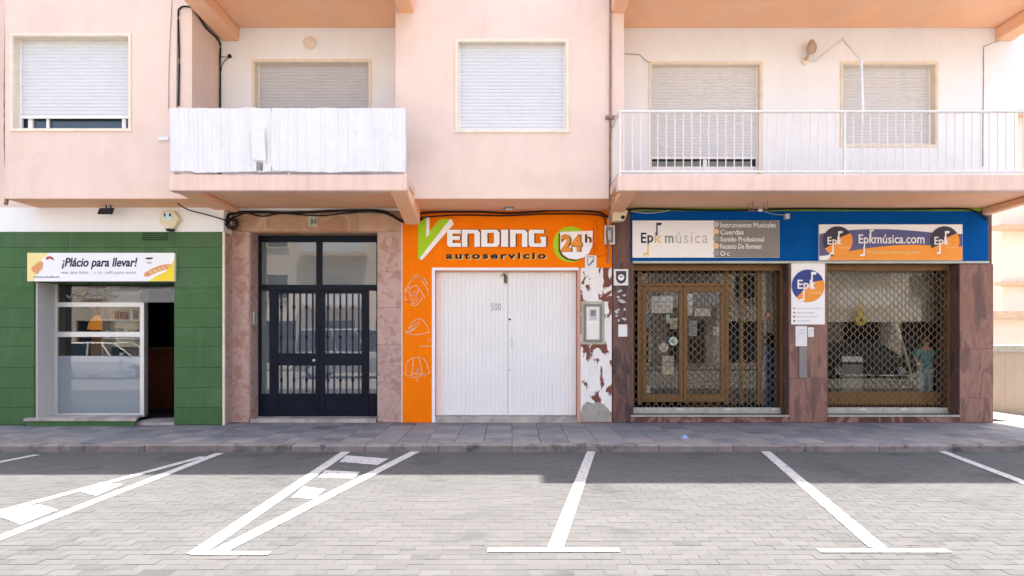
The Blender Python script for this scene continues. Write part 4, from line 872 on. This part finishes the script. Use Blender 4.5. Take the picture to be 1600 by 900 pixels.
# white box lamp at the foot of the right balcony bracket
cl = empty("camera_housing", (X(968, -0.35), -0.35, 3.3)); tag(cl, "cream plastic housing under the balcony bracket beside the blue fascia", "housing")
yq = -0.42
MB().hexa([(X(956, yq), yq-0.08, Z(347, yq)), (X(975, yq), yq-0.08, Z(346, yq)), (X(977, yq), yq+0.18, Z(344, yq)), (X(957, yq), yq+0.18, Z(345, yq))], [(X(957, yq), yq-0.06, Z(330, yq)), (X(981, yq), yq-0.06, Z(329, yq)), (X(981, yq), yq+0.2, Z(329, yq)), (X(958, yq), yq+0.2, Z(330, yq))]).build("shell", 'plastic', cl, bevel=0.02)
MB().lathe([(0.03, 0), (0.03, -0.02), (0.02, -0.03)], X(972, yq), yq-0.075, Z(341, yq), 'y', 12).build("lens", 'ink', cl)
# lamp under the centre bay
yq = -0.3
ul = empty("junction_lamp", (X(794, yq), yq, Z(334, yq))); tag(ul, "small grey fitting hanging under the soffit of the centre bay", "fitting")
box("body", 'signgrey', ul, X(788, yq), X(803, yq), yq-0.06, yq+0.06, Z(327, yq), Z(318, yq), bevel=0.01); MB().tube([(X(795, yq), yq, Z(319, yq)), (X(795, yq), yq, ZB-0.007)], 0.02).build("stem", 'pipe', ul); box("lens", 'paper', ul, X(790, yq), X(801, yq), yq-0.05, yq+0.05, Z(328, yq), Z(327, yq))
# wire frame lamp under right balcony
yq = -0.6
wl = empty("lamp_bracket", (X(1187, yq), yq, Z(328, yq))); tag(wl, "small square wire lamp bracket under the right balcony soffit", "bracket")
zz0, zz1 = Z(326, yq), Z(310, yq)
mb = MB()
for y_ in (yq, yq+0.16):
    mb.tube([(X(1176, yq), y_, zz0), (X(1199, yq), y_, zz0), (X(1199, yq), y_, zz1), (X(1176, yq), y_, zz1), (X(1176, yq), y_, zz0)], 0.008, 5)
for xx in (1176, 1199):
    mb.tube([(X(xx, yq), yq, zz1), (X(xx, yq), yq+0.16, zz1)], 0.008, 5).tube([(X(xx, yq), yq+0.08, zz1), (X(xx, yq), yq+0.08, 3.63)], 0.008, 5)
mb.build("wire_frame", 'pipe', wl); MB().lathe([(0.02, 0.03), (0.035, 0.0), (0.03, -0.03)], X(1191, yq), yq+0.08, zz0, 'z', 12).build("bulb", 'paper', wl, smooth=True)
yq = YM-0.05
sp = empty("spot_fitting", (X(1226), yq, Z(345))); tag(sp, "small pale wall fitting between the two music shop signs", "fitting")
box("body", 'lightink', sp, X(1222), X(1229), yq-0.05, yq+0.029, Z(344), Z(336), bevel=0.004); MB().tube(spline([(X(1222), yq-0.02, Z(338)), (X(1205), yq, Z(336)), (X(1190), yq, Z(331)), (X(1183), yq, Z(326))]), 0.005, 5).build("lead", 'lightink', sp)
# wall lamp and folded awning arm on the right balcony wall
la = empty("wall_lamp", (X(1260), 0, Z(102))); tag(la, "rusty wall lamp left of the white pole on the right balcony", "lamp")
MB().lathe([(0.06, 0), (0.06, -0.04), (0.02, -0.06)], X(1257), 0, Z(97), 'y', 14).build("backplate", 'stone_trim', la); MB().tube(spline([(X(1257), -0.05, Z(96)), (X(1258), -0.13, Z(90)), (X(1261), -0.15, Z(82)), (X(1262), -0.14, Z(74))]), [0.025]*18+[0.012], 8).build("arm", 'lampbrown', la, smooth=True)
MB().lathe([(0.02, 0.0), (0.07, 0.03), (0.085, 0.12), (0.05, 0.2), (0.015, 0.24)], X(1262), -0.14, Z(90), 'z', 14).build("shade", 'lampbrown', la)
aa = empty("pole_arm", (X(1345), -0.7, Z(175))); tag(aa, "thin white bent pole standing over the right balcony railing", "pole")
pA = (X(1270), -0.04, Z(97)); yk = -0.55; pB = (X(1316, yk), yk, Z(61, yk)); yk2 = -1.2; pC = (X(1346, yk2), yk2, Z(95, yk2)); yk3 = YF+0.06; pD = (X(1348, yk3), yk3, Z(168, yk3))
MB().tube([pA, pB], 0.016, 8).build("arm_segment", 'railwhite', aa); MB().tube([pB, pC], 0.016, 8).build("arm_segment", 'railwhite', aa); MB().tube([pC, pD, (pD[0], pD[1], ZU)], 0.02, 8).build("upright", 'railwhite', aa)
for p in (pB, pC): MB().lathe([(0.024, -0.02), (0.024, 0.02)], p[0], p[1], p[2], 'y', 10).build("knuckle", 'railwhite', aa)
# drainpipe on the centre bay
dp = empty("drainpipe", (X(953, YB), YB-0.03, ZB)); tag(dp, "thin rusty drainpipe down the right edge of the centre bay", "pipe")
MB().tube([(X(952.5, YB), YB-0.03, 3.3), (X(953.5, YB), YB-0.03, 5.0), (X(953, YB), YB-0.03, 9.8)], 0.018, 8).build("pipe", 'pipe', dp, smooth=True); box("clamp", 'pipe', dp, X(946, YB), X(964, YB), YB-0.055, YB-0.002, Z(187, YB), Z(182, YB)); box("clamp", 'pipe', dp, X(947, YB), X(960, YB), YB-0.055, YB-0.002, Z(-60, YB), Z(-64, YB))
MB().tube(spline([(X(952.5, YB), YB-0.03, 3.32), (X(951, YB), YB+0.2, 3.1), (X(950, -0.1), -0.1, 3.0), (X(950, -0.1), -0.08, 2.7)]), 0.018, 8).build("pipe_elbow", 'pipe', dp, smooth=True)
# cables
def cable(label, pts, r=0.012, m='cable', group="cables on the facade"):
    o = MB().tube(spline(pts, 6), r, 6).build("cable", m, None, smooth=True); tag(o, label, "cable", group)
yc = -0.07
def cpts(*a): return [(X(p, c), c, Z(q, c)) for p, q, c in a]
cable("thick black cable along the top of the marble entrance surround", cpts((354, 352, -0.3), (356, 340, -0.25), (362, 334, -0.15), (400, 331, yc), (450, 333, yc), (520, 329.5, yc), (590, 329, yc), (612, 336, -0.2), (628, 345, -0.4), (648, 347, -0.25), (660, 342, yc)), 0.022)
cable("thin black cable sagging below the thick one over the entrance", cpts((357, 346, -0.3), (366, 340, -0.15), (385, 333, yc), (410, 338, yc), (440, 333.5, yc), (500, 337, yc), (560, 331, yc), (600, 333, -0.1), (630, 348, -0.1)), 0.012)
cable("black cable along the soffit of the centre bay above the orange front", cpts((640, 345, -0.2), (660, 333, yc), (740, 331, yc), (800, 333, yc), (870, 329, yc), (930, 331, yc), (948, 338, yc), (958, 342, yc)), 0.016)
cable("second black cable over the orange front running to the junction box", cpts((650, 340, -0.1), (720, 336, yc), (790, 337, yc), (860, 334, yc), (935, 336, yc), (946, 348, yc), (948, 356, yc)), 0.012)
cable("black cable along the green strip on top of the blue fascia", cpts((975, 331, -0.1), (1000, 326, yc-0.02), (1080, 328, yc-0.02), (1150, 328.5, yc-0.02), (1250, 326, yc-0.02), (1400, 327, yc-0.02), (1500, 326, yc-0.02), (1525, 331, yc-0.02), (1541, 342, yc), (1541, 347, 0.05)), 0.016)
cable("yellowish thin wire hanging across the top left of the blue fascia", cpts((986, 330, yc), (1010, 333, yc-0.02), (1035, 331, yc-0.02), (1050, 327, yc-0.02)), 0.006, 'strap')
cable("black cable loop arching over the right edge of the left bay", [(X(280, YB), YB-0.02, Z(166, YB)), (X(281, YB), YB-0.02, Z(90, YB)), (X(279.5, YB), YB-0.02, Z(25, YB)), (X(283, YB), YB-0.025, Z(14, YB)), (X(292, YB), YB-0.025, Z(11.5, YB)), (X(301, YB)+0.015, YB+0.02, Z(14, YB)), (XLb1+0.02, -0.5, 6.45), (XLb1+0.02, -0.04, 6.44), (XLb1+0.025, -0.03, 6.1), (XLb1+0.025, -0.03, 4.6), (XLb1+0.025, -0.03, 3.85)], 0.014)
cable("thin grey wire beside the black loop on the left bay", [(X(277, YB), YB-0.015, Z(168, YB)), (X(277.5, YB), YB-0.015, Z(100, YB)), (X(278.5, YB), YB-0.015, Z(28, YB)), (X(281, YB), YB-0.015, Z(20, YB))], 0.008, 'cablegrey')
cable("pale thin wire down the left bay near the balcony corner", [(X(264, YB), YB-0.012, Z(170, YB)), (X(265, YB), YB-0.012, Z(90, YB)), (X(270, YB), YB-0.012, Z(-10, YB))], 0.005, 'cablegrey')
cable("bundle of grey wires down the far left edge of the facade", [(X(4, YB), YB+0.1, Z(-20, YB)), (X(2.5, YB), YB+0.1, Z(60, YB)), (X(1, YB), YB+0.1, Z(150, YB)), (X(1.5, YB), YB+0.1, Z(230, YB)), (X(5, YB), YB+0.1, Z(290, YB)), (X(1, YB), YB+0.1, Z(318, YB))], 0.03, 'pipe')
cable("thin black wire tail on the left balcony wall", cpts((343, 88, -0.02), (352, 89, -0.02), (359, 89, -0.03), (352, 94, -0.02), (347, 102, -0.02), (345, 112, -0.02)), 0.006)
kn = MB().lathe([(0.03, 0), (0.032, -0.03), (0.012, -0.045)], X(359.5), -0.001, Z(88.5), 'y', 12).build("cable_gland", 'ink'); tag(kn, "small black round cable gland on the left balcony wall", "gland")
cable("thin wire running to the shutter corner on the right balcony", cpts((975, 84, -0.01), (992, 85, -0.01), (1000, 86, -0.01), (1008, 94, -0.01), (1016, 98, -0.02)), 0.006, 'cablegrey')
cable("thin wire descending the right end of the right balcony wall", cpts((1582, 56, -0.01), (1560, 64, -0.01), (1541, 71, -0.01), (1537, 78, -0.01), (1537, 120, -0.01), (1536, 200, -0.01), (1536, 260, -0.01)), 0.006, 'cablegrey')
cable("black wire slung under the left balcony bracket to the entrance", cpts((277, 318, -0.62), (295, 328, -0.5), (322, 335, -0.42), (349, 343, -0.37), (358, 345, -0.3)), 0.010, 'cable')
coil = []
for k in range(40):
    a = k*0.62; r_ = 0.08 + 0.03*math.sin(k*1.7); coil.append((X(363, -0.22) + r_*0.9*math.cos(a), -0.22 + 0.04*math.sin(k*0.9), Z(349, -0.22) + r_*math.sin(a)))
cable("tangled coil of black cable at the top left corner of the entrance", coil, 0.010)
cable("orange painted pipe loop at the right end of the vending sign", cpts((930, 345, -0.06), (930.5, 375, -0.06), (931, 394, -0.06), (936, 399, -0.06), (943, 395, -0.06), (946, 386, -0.06)), 0.022, 'orange')
# white cane screen tied over the left balcony railing
def screen():
    mb = MB(); x0, x1 = X(266, YF), X(634, YF); n, mrows = 184, 14; zt = Z(169.5, YF); zb_ = Z(268.5, YF)
    rr = random.Random(4); idx = {}
    slat = [rr.uniform(-1, 1) for _ in range(60)]; edge = [rr.uniform(-1, 1) for _ in range(60)]
    def pt(i, j):
        u = i/n; v = j/mrows; x = x0 + (x1-x0)*u; s_ = u*52; k = int(s_); fz = s_ - k
        flute = abs(math.sin(math.pi*fz))**0.6 * 0.014
        wv = 0.006*math.sin(u*23+v*2) + 0.005*math.sin(u*57+1.3-v*3) + 0.02*math.exp(-((u-0.37)/0.02)**2)*v
        top = zt + 0.003*math.sin(u*40) + 0.004*slat[k % 60]
        bot = zb_ + 0.006*edge[k % 60] + 0.008*math.sin(u*15+1) 
        if 0.10 < u < 0.2: bot -= 0.012
        z = top + (bot-top)*v
        return (x + 0.003*slat[(k*7) % 60]*v, YF - 0.005 - flute - wv, z)
    for i in range(n+1):
        for j in range(mrows+1): idx[i, j] = len(mb.v); mb.v.append(pt(i, j))
    for i in range(n):
        for j in range(mrows):
            u, v = (i+0.5)/n, (j+0.5)/mrows
            if 0.37 < u < 0.395 and v > 0.86: continue
            if 0.428 < u < 0.433 and (v < 0.09 or v > 0.9): continue
            if 0.972 < u < 0.975 and 0.2 < v < 0.35: continue
            mb.f.append((idx[i, j], idx[i+1, j], idx[i+1, j+1], idx[i, j+1]))
    o = mb.build("balcony_screen", 'screen', None, smooth=False); md = o.modifiers.new("thick", 'SOLIDIFY'); md.thickness = 0.004
    tag(o, "torn white slatted screen tied over the left balcony railing", "screen"); return o
screen()
fp = MB().prism([(X(394, YF-0.05), Z(249, YF-0.05)), (X(416, YF-0.05), Z(252, YF-0.05)), (X(413, YF-0.05), Z(205, YF-0.05)), (X(392, YF-0.05), Z(203, YF-0.05))], YF-0.055, YF-0.05)
fo = fp.build("loose_flap", 'screen'); tag(fo, "loose white flap hanging over the tear in the balcony screen", "flap")
pb = box("wall_clip", 'paper', None, X(248, YB), X(264, YB), YB-0.03, YB-0.001, Z(220, YB), Z(215, YB), bevel=0.004); tag(pb, "small white bracket on the left bay beside the balcony screen", "bracket")

# ================================================================== BEHIND THE SHOP GLASS
yi = YS+0.06
for (lab, a, b, c, d, m_) in (("large white poster top of the left shop door leaf", 1018, 1051, 463, 489, 'paper'), ("green and white card beside the door stile", 1047, 1058.5, 497, 514, 'strap'), ("cream poster with print low on the left shop door", 1035, 1053, 556, 585, 'strap'), ("small pale card at the bottom of the left shop door", 1006, 1016, 603, 614, 'paper'),
        ("white strip notice in the right shop door", 1085, 1110, 482, 494, 'paper'), ("blue and white leaflet in the right shop door", 1076, 1089, 501, 525, 'lightink'), ("blue poster high in the left shop door", 1007, 1014, 486, 512, 'bluething'), ("pale sheet at the top of the right shop door", 1073, 1082, 459, 493, 'paper'), ("small green sticker in the right shop door", 1114, 1127, 510, 524, 'coping'), ("blue hanging leaflet in the left shop door", 1041, 1047, 491, 505, 'palecloth')):
    o = notice(lab, a, b, c, d, yi, m_, marks=((a+2, b-2, c+(d-c)*0.3, c+(d-c)*0.36, 'greyink'), (a+2, b-3, c+(d-c)*0.55, c+(d-c)*0.6, 'greyink')))
def disc_sticker(label, cx, cy, r, m_):
    y = YS+0.016; o = empty("sticker", (X(cx, y), y, Z(cy, y))); tag(o, label, "sticker")
    MB().prism(pxpoly(arc(cx, cy, r, 0, 345, 20), y), y-0.002, y).build("disc", m_, o); MB().prism(pxpoly(arc(cx, cy, r*0.55, 0, 345, 16), y), y-0.004, y-0.0025).build("print", 'coping', o)
disc_sticker("round grey-green sticker on the left shop door glass", 1037, 543, 7.5, 'coping'); disc_sticker("round blue sticker higher on the left shop door glass", 1052, 533, 7, 'palecloth')
disc_sticker("round red sticker on the narrow pane of the music shop", 1200, 492, 5.5, 'redink')
bp_ = empty("banner_stand", (X(1197, 0.9), 0.9, 0.06)); tag(bp_, "tall blue roll-up banner behind the narrow shop panes", "banner")
box("banner", 'bluething', bp_, X(1191, 0.9), X(1208, 0.9), 0.9, 0.92, 0.1, Z(540, 0.9)); box("stand", 'alu', bp_, X(1190, 0.9), X(1209, 0.9), 0.86, 0.98, 0.05, 0.1)
wl_ = box("wall_display", 'neighbour', None, X(1192, 1.4), X(1208, 1.4), 1.4, 1.46, Z(520, 1.4), Z(410, 1.4)); tag(wl_, "tall pale display strip behind the narrow shop panes", "display")
rk = empty("record_rack", (X(1100, 1.8), 1.8, 0.05)); tag(rk, "dark rack of shelves behind the right shop door leaf", "rack")
box("back_board", 'wood', rk, X(1072, 1.8), X(1150, 1.8), 2.1, 2.14, 0.05, 1.5)
for k in range(4): box("shelf", 'wood', rk, X(1072, 1.8), X(1150, 1.8), 1.75, 2.1, 0.1+k*0.42, 0.13+k*0.42)
# right window display
fo_ = box("display_floor", 'wood', None, X(1290, 0.62), X(1492, 0.62), 0.62, 1.7, 0.06, 0.30); tag(fo_, "low brown display floor inside the right shop window", "platform")
bd = box("reflection_panel", 'neighbour2', None, X(1290, 0.95), X(1468, 0.95), 0.95, 1.0, Z(503, 0.95), 3.3); tag(bd, "beige panel standing in for a mirrored building in the upper right shop window", "reflection_panel")  # added panel: its beige paints the reflection of the block opposite
gt = empty("ukulele", (X(1345, 0.75), 0.75, Z(510, 0.75))); tag(gt, "yellow ukulele hanging behind the right grille", "ukulele")
yq = 0.75
MB().prism(pxpoly(arc(1345, 501, 8.5, 0, 350, 22), yq), yq, yq+0.06).build("body", 'guitar', gt, bevel=0.01); MB().prism(pxpoly(arc(1345, 489, 5.5, 0, 350, 18), yq), yq+0.002, yq+0.058).build("upper_bout", 'guitar', gt, bevel=0.01)
box("neck", 'guitar', gt, X(1343.2, yq), X(1346.8, yq), yq-0.012, yq+0.02, Z(486, yq), Z(466, yq)); box("headstock", 'strap', gt, X(1342, yq), X(1348, yq), yq-0.01, yq+0.02, Z(466, yq), Z(457, yq)); MB().prism(pxpoly(arc(1345, 500, 2.6, 0, 340, 12), yq), yq-0.003, yq-0.0005).build("sound_hole", 'ink', gt)
MB().tube([(X(1345, yq), yq, Z(457, yq)), (X(1345, yq), yq, 3.3)], 0.003, 4).build("hanging_wire", 'cablegrey', gt)
rb = MB(); rp = spline([(X(1398, 0.8), 0.8, Z(497, 0.8)), (X(1404, 0.8), 0.8, Z(520, 0.8)), (X(1414, 0.8), 0.8, Z(550, 0.8)), (X(1421, 0.8), 0.8, Z(575, 0.8)), (X(1428, 0.8), 0.8, Z(597, 0.8)), (X(1436, 0.8), 0.8, Z(603, 0.8))], 5)
rb.tube(rp, [0.04*(1-0.7*k/(len(rp)-1)) for k in range(len(rp))], 6); rb = rb.build("ribbon", 'strap', None, smooth=True); tag(rb, "cream ribbon draped down the middle of the right shop window", "ribbon")
am = empty("amplifier", (X(1340, 1.1), 1.1, 0.30)); tag(am, "black amplifier cabinet low in the left of the right shop window", "amplifier")
box("cabinet", 'ink', am, X(1312, 1.0), X(1350, 1.0), 1.0, 1.3, 0.302, 1.15, bevel=0.02); box("speaker_cloth", 'signgrey', am, X(1315, 1.0), X(1347, 1.0), 0.985, 0.998, 0.34, 0.95); box("control_panel", 'alu', am, X(1315, 1.0), X(1347, 1.0), 0.985, 0.998, 1.0, 1.1)
pn = empty("piano", (X(1390, 1.2), 1.3, 0.30)); tag(pn, "dark upright piano in the lower middle of the right shop window", "piano")
box("case", 'ink', pn, X(1358, 1.2), X(1425, 1.2), 1.2, 1.65, 0.302, 1.02, bevel=0.02); box("key_bed", 'ink', pn, X(1360, 1.2), X(1423, 1.2), 0.98, 1.199, 0.68, 0.74); box("keys", 'paper', pn, X(1363, 1.2), X(1420, 1.2), 0.985, 1.1, 0.741, 0.755); box("leg", 'ink', pn, X(1361, 1.2), X(1364, 1.2), 1.0, 1.06, 0.302, 0.68); box("leg", 'ink', pn, X(1419, 1.2), X(1422, 1.2), 1.0, 1.06, 0.302, 0.68)
# small dressed figure: one skinned body with its clothes as children
def skinned(name, m, parent, verts, edges, rad, root=0, c=None):
    xs = [Vector(v) for v in verts]; c = Vector(c) if c else xs[0].copy()
    me = bpy.data.meshes.new(name); me.from_pydata([tuple(v - c) for v in xs], edges, []); me.update(); me.materials.append(M[m])
    o = link(name, me, c, parent); sk = o.modifiers.new("skin", 'SKIN'); sd = o.modifiers.new("sub", 'SUBSURF'); sd.levels = 2; sd.render_levels = 2
    for k, r_ in enumerate(rad): me.skin_vertices[0].data[k].radius = (r_, r_) if not isinstance(r_, tuple) else r_; me.skin_vertices[0].data[k].use_root = (k == root)
    sk.use_smooth_shade = True; return o
mx, my = X(1446, 0.72), 0.72; z0 = 0.302
mq = empty("mannequin", (mx, my, z0)); tag(mq, "small figure in teal clothes standing right of the ribbon", "mannequin")
hgt = 1.14; f = hgt/1.7
def V(x, y, z): return (mx + x*f, my + y*f, z0 + z*f)
skinned("figure", 'skin', mq, [V(0,0,0.92), V(0,0,1.12), V(0,0,1.38), V(0,0,1.46), V(0,-0.01,1.56), V(0,-0.01,1.64), V(0.19,0,1.36), V(0.25,0.02,1.08), V(0.16,-0.16,0.98), V(-0.19,0,1.36), V(-0.27,0.0,1.10), V(-0.2,-0.14,0.95), V(0.09,0,0.86), V(0.1,0.0,0.48), V(0.1,0.03,0.08), V(0.1,-0.1,0.03), V(-0.09,0,0.86), V(-0.1,-0.02,0.48), V(-0.1,0.03,0.08), V(-0.1,-0.1,0.03)],
        [(0,1),(1,2),(2,3),(3,4),(4,5),(2,6),(6,7),(7,8),(2,9),(9,10),(10,11),(0,12),(12,13),(13,14),(14,15),(0,16),(16,17),(17,18),(18,19)], [r*f for r in (0.12,0.12,0.13,0.055,0.095,0.07,0.06,0.045,0.035,0.06,0.045,0.035,0.085,0.06,0.04,0.03,0.085,0.06,0.04,0.03)], c=V(0,0,0))
skinned("tunic", 'teal', mq, [V(0,0,0.82), V(0,0,1.0), V(0,0,1.2), V(0,0,1.36), V(0.2,0,1.34), V(0.255,0.01,1.15), V(-0.2,0,1.34), V(-0.275,0,1.15)], [(0,1),(1,2),(2,3),(3,4),(4,5),(3,6),(6,7)], [r*f for r in (0.19,0.165,0.165,0.15,0.085,0.08,0.085,0.08)])
skinned("trousers", 'palecloth', mq, [V(0,0,0.86), V(0.1,0,0.78), V(0.105,0,0.48), V(0.105,0.02,0.12), V(-0.1,0,0.78), V(-0.105,-0.02,0.48), V(-0.105,0.02,0.12)], [(0,1),(1,2),(2,3),(0,4),(4,5),(5,6)], [r*f for r in (0.13,0.11,0.085,0.085,0.11,0.085,0.085)])
MB().lathe([(0.10*f, 0), (0.105*f, 0.05*f), (0.085*f, 0.11*f), (0.03*f, 0.14*f)], V(0, 0.01, 0)[0], V(0, 0.015, 0)[1], V(0, 0, 1.58)[2], 'z', 12).build("hair", 'wood', mq, smooth=True)

lt = MB()
lp = [(X(1070, -1.6)+0.09*math.cos(k*0.9)*(0.6+0.4*((k*7) % 3)/2), -1.6+0.07*math.sin(k*0.9)) for k in range(7)]
lt.prismz(lp, -0.022, -0.012).prismz([(p[0]*0.5+X(1070, -1.6)*0.5, p[1]*0.5-0.8) for p in lp], -0.012, 0.02)
lt = lt.build("litter_scrap", 'litterblue'); tag(lt, "crumpled pale blue scrap of litter on the pavement near the kerb", "litter")

# ================================================================== RIGHT SIDE STREET
bw = empty("boundary_wall", (10.0, 6, -0.05)); tag(bw, "tan rendered boundary wall with mossy coping past the shop corner", "wall")
box("render", 'tan', bw, 9.98, 10.22, 1.2, 12, -0.05, 1.16); box("coping", 'coping', bw, 9.93, 10.27, 1.18, 12.02, 1.161, 1.31, bevel=0.02)
def house(label, x0, x1, y0, y1, h, m, ledges, wins, roofm='rooftile'):
    o = empty("house", ((x0+x1)/2, (y0+y1)/2, 0)); tag(o, label, "house")
    box("wall", m, o, x0, x1, y0, y1, -0.1, h); box("roof", roofm, o, x0-0.3, x1+0.3, y0-0.3, y1+0.3, h+0.001, h+0.18)
    for (z, d, t) in ledges: box("ledge", 'rooftile', o, x0-d, x1+d, y0-d, y0-0.001, z, z+t)
    for (xa, xb, za, zb) in wins:
        fr_ = MB(); wall_holes(fr_, y0-0.06, y0-0.001, xa-0.08, xb+0.08, za-0.08, zb+0.08, [(xa, xb, za, zb)]); fr_ = fr_.build("window", 'white', o); box("pane", 'darkglass', fr_, xa, xb, y0-0.03, y0-0.002, za, zb); box("sill", 'stone_trim', fr_, xa-0.12, xb+0.12, y0-0.14, y0-0.061, za-0.14, za-0.081)
    return o
house("pale sunlit house with clay ledges behind the boundary wall", 15.6, 24, 9.5, 18, 8.5, 'neighbour', ((4.9, 0.35, 0.16), (3.15, 0.25, 0.12)), ((17.2, 18.3, 5.6, 6.9), (20, 21.1, 5.6, 6.9)))
house("low beige outbuilding with flat clay roof behind the boundary wall", 11.4, 14.9, 5.2, 9.0, 1.95, 'neighbour2', (), ())

# ================================================================== ACROSS THE STREET (seen mirrored in the panes)
ob = empty("apartment_building", (0, -27, 0)); tag(ob, "pale beige apartment block across the street, mirrored in the shop panes", "building")
yo = -25.5
hs_ = []
for fl_ in range(3):
    for k in range(-10, 11): hs_.append((k*3.4-0.6, k*3.4+0.6, 3.9+fl_*3.0, 5.3+fl_*3.0))
for k in range(-10, 11): hs_.append((k*3.4-1.1, k*3.4+1.1, 0.15, 2.6))
mb = MB(); wall_holes(mb, yo-0.3, yo, -36, 36, -0.14, 12.4, hs_); mb.box(-36, 36, yo-10, yo-0.6, 12.0, 12.4); mb.build("wall", 'neighbour', ob)
for h in hs_:
    p_ = box("window", 'darkglass' if h[2] < 1 else ('shutter' if R.random() < 0.6 else 'darkglass'), ob, h[0], h[1], yo-0.22, yo-0.18, h[2], h[3])
    if h[2] > 1: box("sill", 'stone_trim', p_, h[0]-0.08, h[1]+0.08, yo-0.18, yo+0.08, h[2]-0.08, h[2]-0.001)
for fl_ in range(3):
    for k in (-9, -6, -3, 0, 3, 6, 9):
        b_ = box("balcony", 'pink', ob, k*3.4-1.8, k*3.4+1.8, yo+0.001, yo+1.0, 3.3+fl_*3.0, 3.5+fl_*3.0); box("parapet", 'cream', b_, k*3.4-1.8, k*3.4+1.8, yo+0.94, yo+1.0, 3.501+fl_*3.0, 4.35+fl_*3.0)
op = MB().box(-40, 40, -25.2, -21.5, -0.4, -0.02).build("pavement", 'tile_pink'); tag(op, kind="structure")
# parked vehicles
def vehicle(name, label, cat, x, y, paint, stations, roof, W_, wheels, wr):
    o = empty(name, (x, y, RZ)); tag(o, label, cat, "vehicles parked across the street")
    mb = MB(); prev = None
    for (sx_, zlo, zhi, wf) in stations:
        hw = W_/2*wf; ring = [(x+sx_, y-hw*0.96, RZ+zlo), (x+sx_, y-hw, RZ+zlo+(zhi-zlo)*0.3), (x+sx_, y-hw, RZ+zlo+(zhi-zlo)*0.7), (x+sx_, y-hw*0.9, RZ+zhi), (x+sx_, y+hw*0.9, RZ+zhi), (x+sx_, y+hw, RZ+zlo+(zhi-zlo)*0.7), (x+sx_, y+hw, RZ+zlo+(zhi-zlo)*0.3), (x+sx_, y+hw*0.96, RZ+zlo)]
        i = len(mb.v); mb.v += ring
        if prev is not None:
            for k in range(8): mb.f.append((prev+k, prev+(k+1) % 8, i+(k+1) % 8, i+k))
        else: mb.f.append(tuple(i+k for k in range(8)))
        prev = i
    mb.f.append(tuple(prev+k for k in range(8))); body = mb.build("body", paint, o, bevel=0.03)
    (b0, b1, t0, t1, zb_, zt) = roof; hw = W_/2*0.9; hr = W_/2*0.74
    MB().hexa([(x+b0, y-hw, RZ+zb_-0.02), (x+b1, y-hw, RZ+zb_-0.02), (x+b1, y+hw, RZ+zb_-0.02), (x+b0, y+hw, RZ+zb_-0.02)], [(x+t0, y-hr, RZ+zt-0.06), (x+t1, y-hr, RZ+zt-0.06), (x+t1, y+hr, RZ+zt-0.06), (x+t0, y+hr, RZ+zt-0.06)]).build("cabin_glass", 'darkglass', o)
    MB().hexa([(x+t0-0.03, y-hr-0.02, RZ+zt-0.061), (x+t1+0.03, y-hr-0.02, RZ+zt-0.061), (x+t1+0.03, y+hr+0.02, RZ+zt-0.061), (x+t0-0.03, y+hr+0.02, RZ+zt-0.061)], [(x+t0+0.1, y-hr+0.1, RZ+zt), (x+t1-0.1, y-hr+0.1, RZ+zt), (x+t1-0.1, y+hr-0.1, RZ+zt), (x+t0+0.1, y+hr-0.1, RZ+zt)]).build("roof", paint, o, bevel=0.02)
    for sg in (-1, 1):
        for q in (0.0, 0.42, 0.72, 1.0):
            xb, xt = b0+(b1-b0)*q, t0+(t1-t0)*q; MB().tube([(x+xb, y+sg*hw*1.005, RZ+zb_-0.02), (x+xt, y+sg*(hr+0.012), RZ+zt-0.05)], 0.035, 6).build("pillar", paint, o)
        for q in wheels:
            wh = MB().lathe([(wr*0.6, -0.09), (wr, -0.08), (wr, 0.08), (wr*0.6, 0.09)], x+q, y+sg*(W_/2-0.10), RZ+wr, 'y', 20).build("wheel", 'rubber', o); MB().lathe([(wr*0.58, -0.02), (wr*0.58, 0.02), (wr*0.2, 0.03)], x+q, y+sg*(W_/2-0.10)+sg*0.085, RZ+wr, 'y', 14).build("rim", 'alu', wh)
        MB().box(x+stations[-1][0]-0.06, x+stations[-1][0]+0.015, y+sg*W_*0.30, y+sg*W_*0.42, RZ+0.62, RZ+0.76).build("headlight", 'alu', o); MB().box(x+stations[0][0]-0.015, x+stations[0][0]+0.05, y+sg*W_*0.30, y+sg*W_*0.42, RZ+0.66, RZ+0.86).build("tail_light", 'taillight', o)
        MB().box(x+b1*0.8-0.1, x+b1*0.8+0.02, y+sg*W_*0.5, y+sg*W_*0.58, RZ+zb_, RZ+zb_+0.12).build("door_mirror", paint, o, bevel=0.02)
CAR = [(-2.1, 0.35, 0.62, 0.80), (-2.0, 0.22, 0.90, 0.92), (-1.5, 0.18, 0.96, 1.0), (0.6, 0.18, 0.93, 1.0), (1.4, 0.18, 0.86, 0.98), (1.95, 0.22, 0.72, 0.90), (2.08, 0.34, 0.56, 0.80)]
VAN = [(-2.4, 0.4, 0.9, 0.9), (-2.35, 0.28, 1.15, 0.97), (-1.0, 0.25, 1.15, 1.0), (1.2, 0.25, 1.12, 1.0), (2.1, 0.25, 1.0, 0.95), (2.45, 0.35, 0.7, 0.88)]
vehicle("parked_car", "white hatchback parked across the street, mirrored in the green shop window", "car", -16.6, -15.5, 'carpaint_white', CAR, (-1.85, 1.25, -1.35, 0.45, 0.94, 1.5), 1.75, (-1.3, 1.32), 0.31)
vehicle("parked_van", "silver van parked across the street, mirrored in the entrance door panes", "van", -6.6, -15.5, 'carpaint_grey', VAN, (-2.3, 1.75, -2.15, 1.0, 1.14, 2.05), 1.9, (-1.5, 1.55), 0.34)
vehicle("parked_car", "dark hatchback parked across the street, mirrored in the right shop window", "car", 14.8, -15.5, 'carpaint_dark', CAR, (-1.85, 1.25, -1.35, 0.45, 0.94, 1.5), 1.75, (-1.3, 1.32), 0.31)
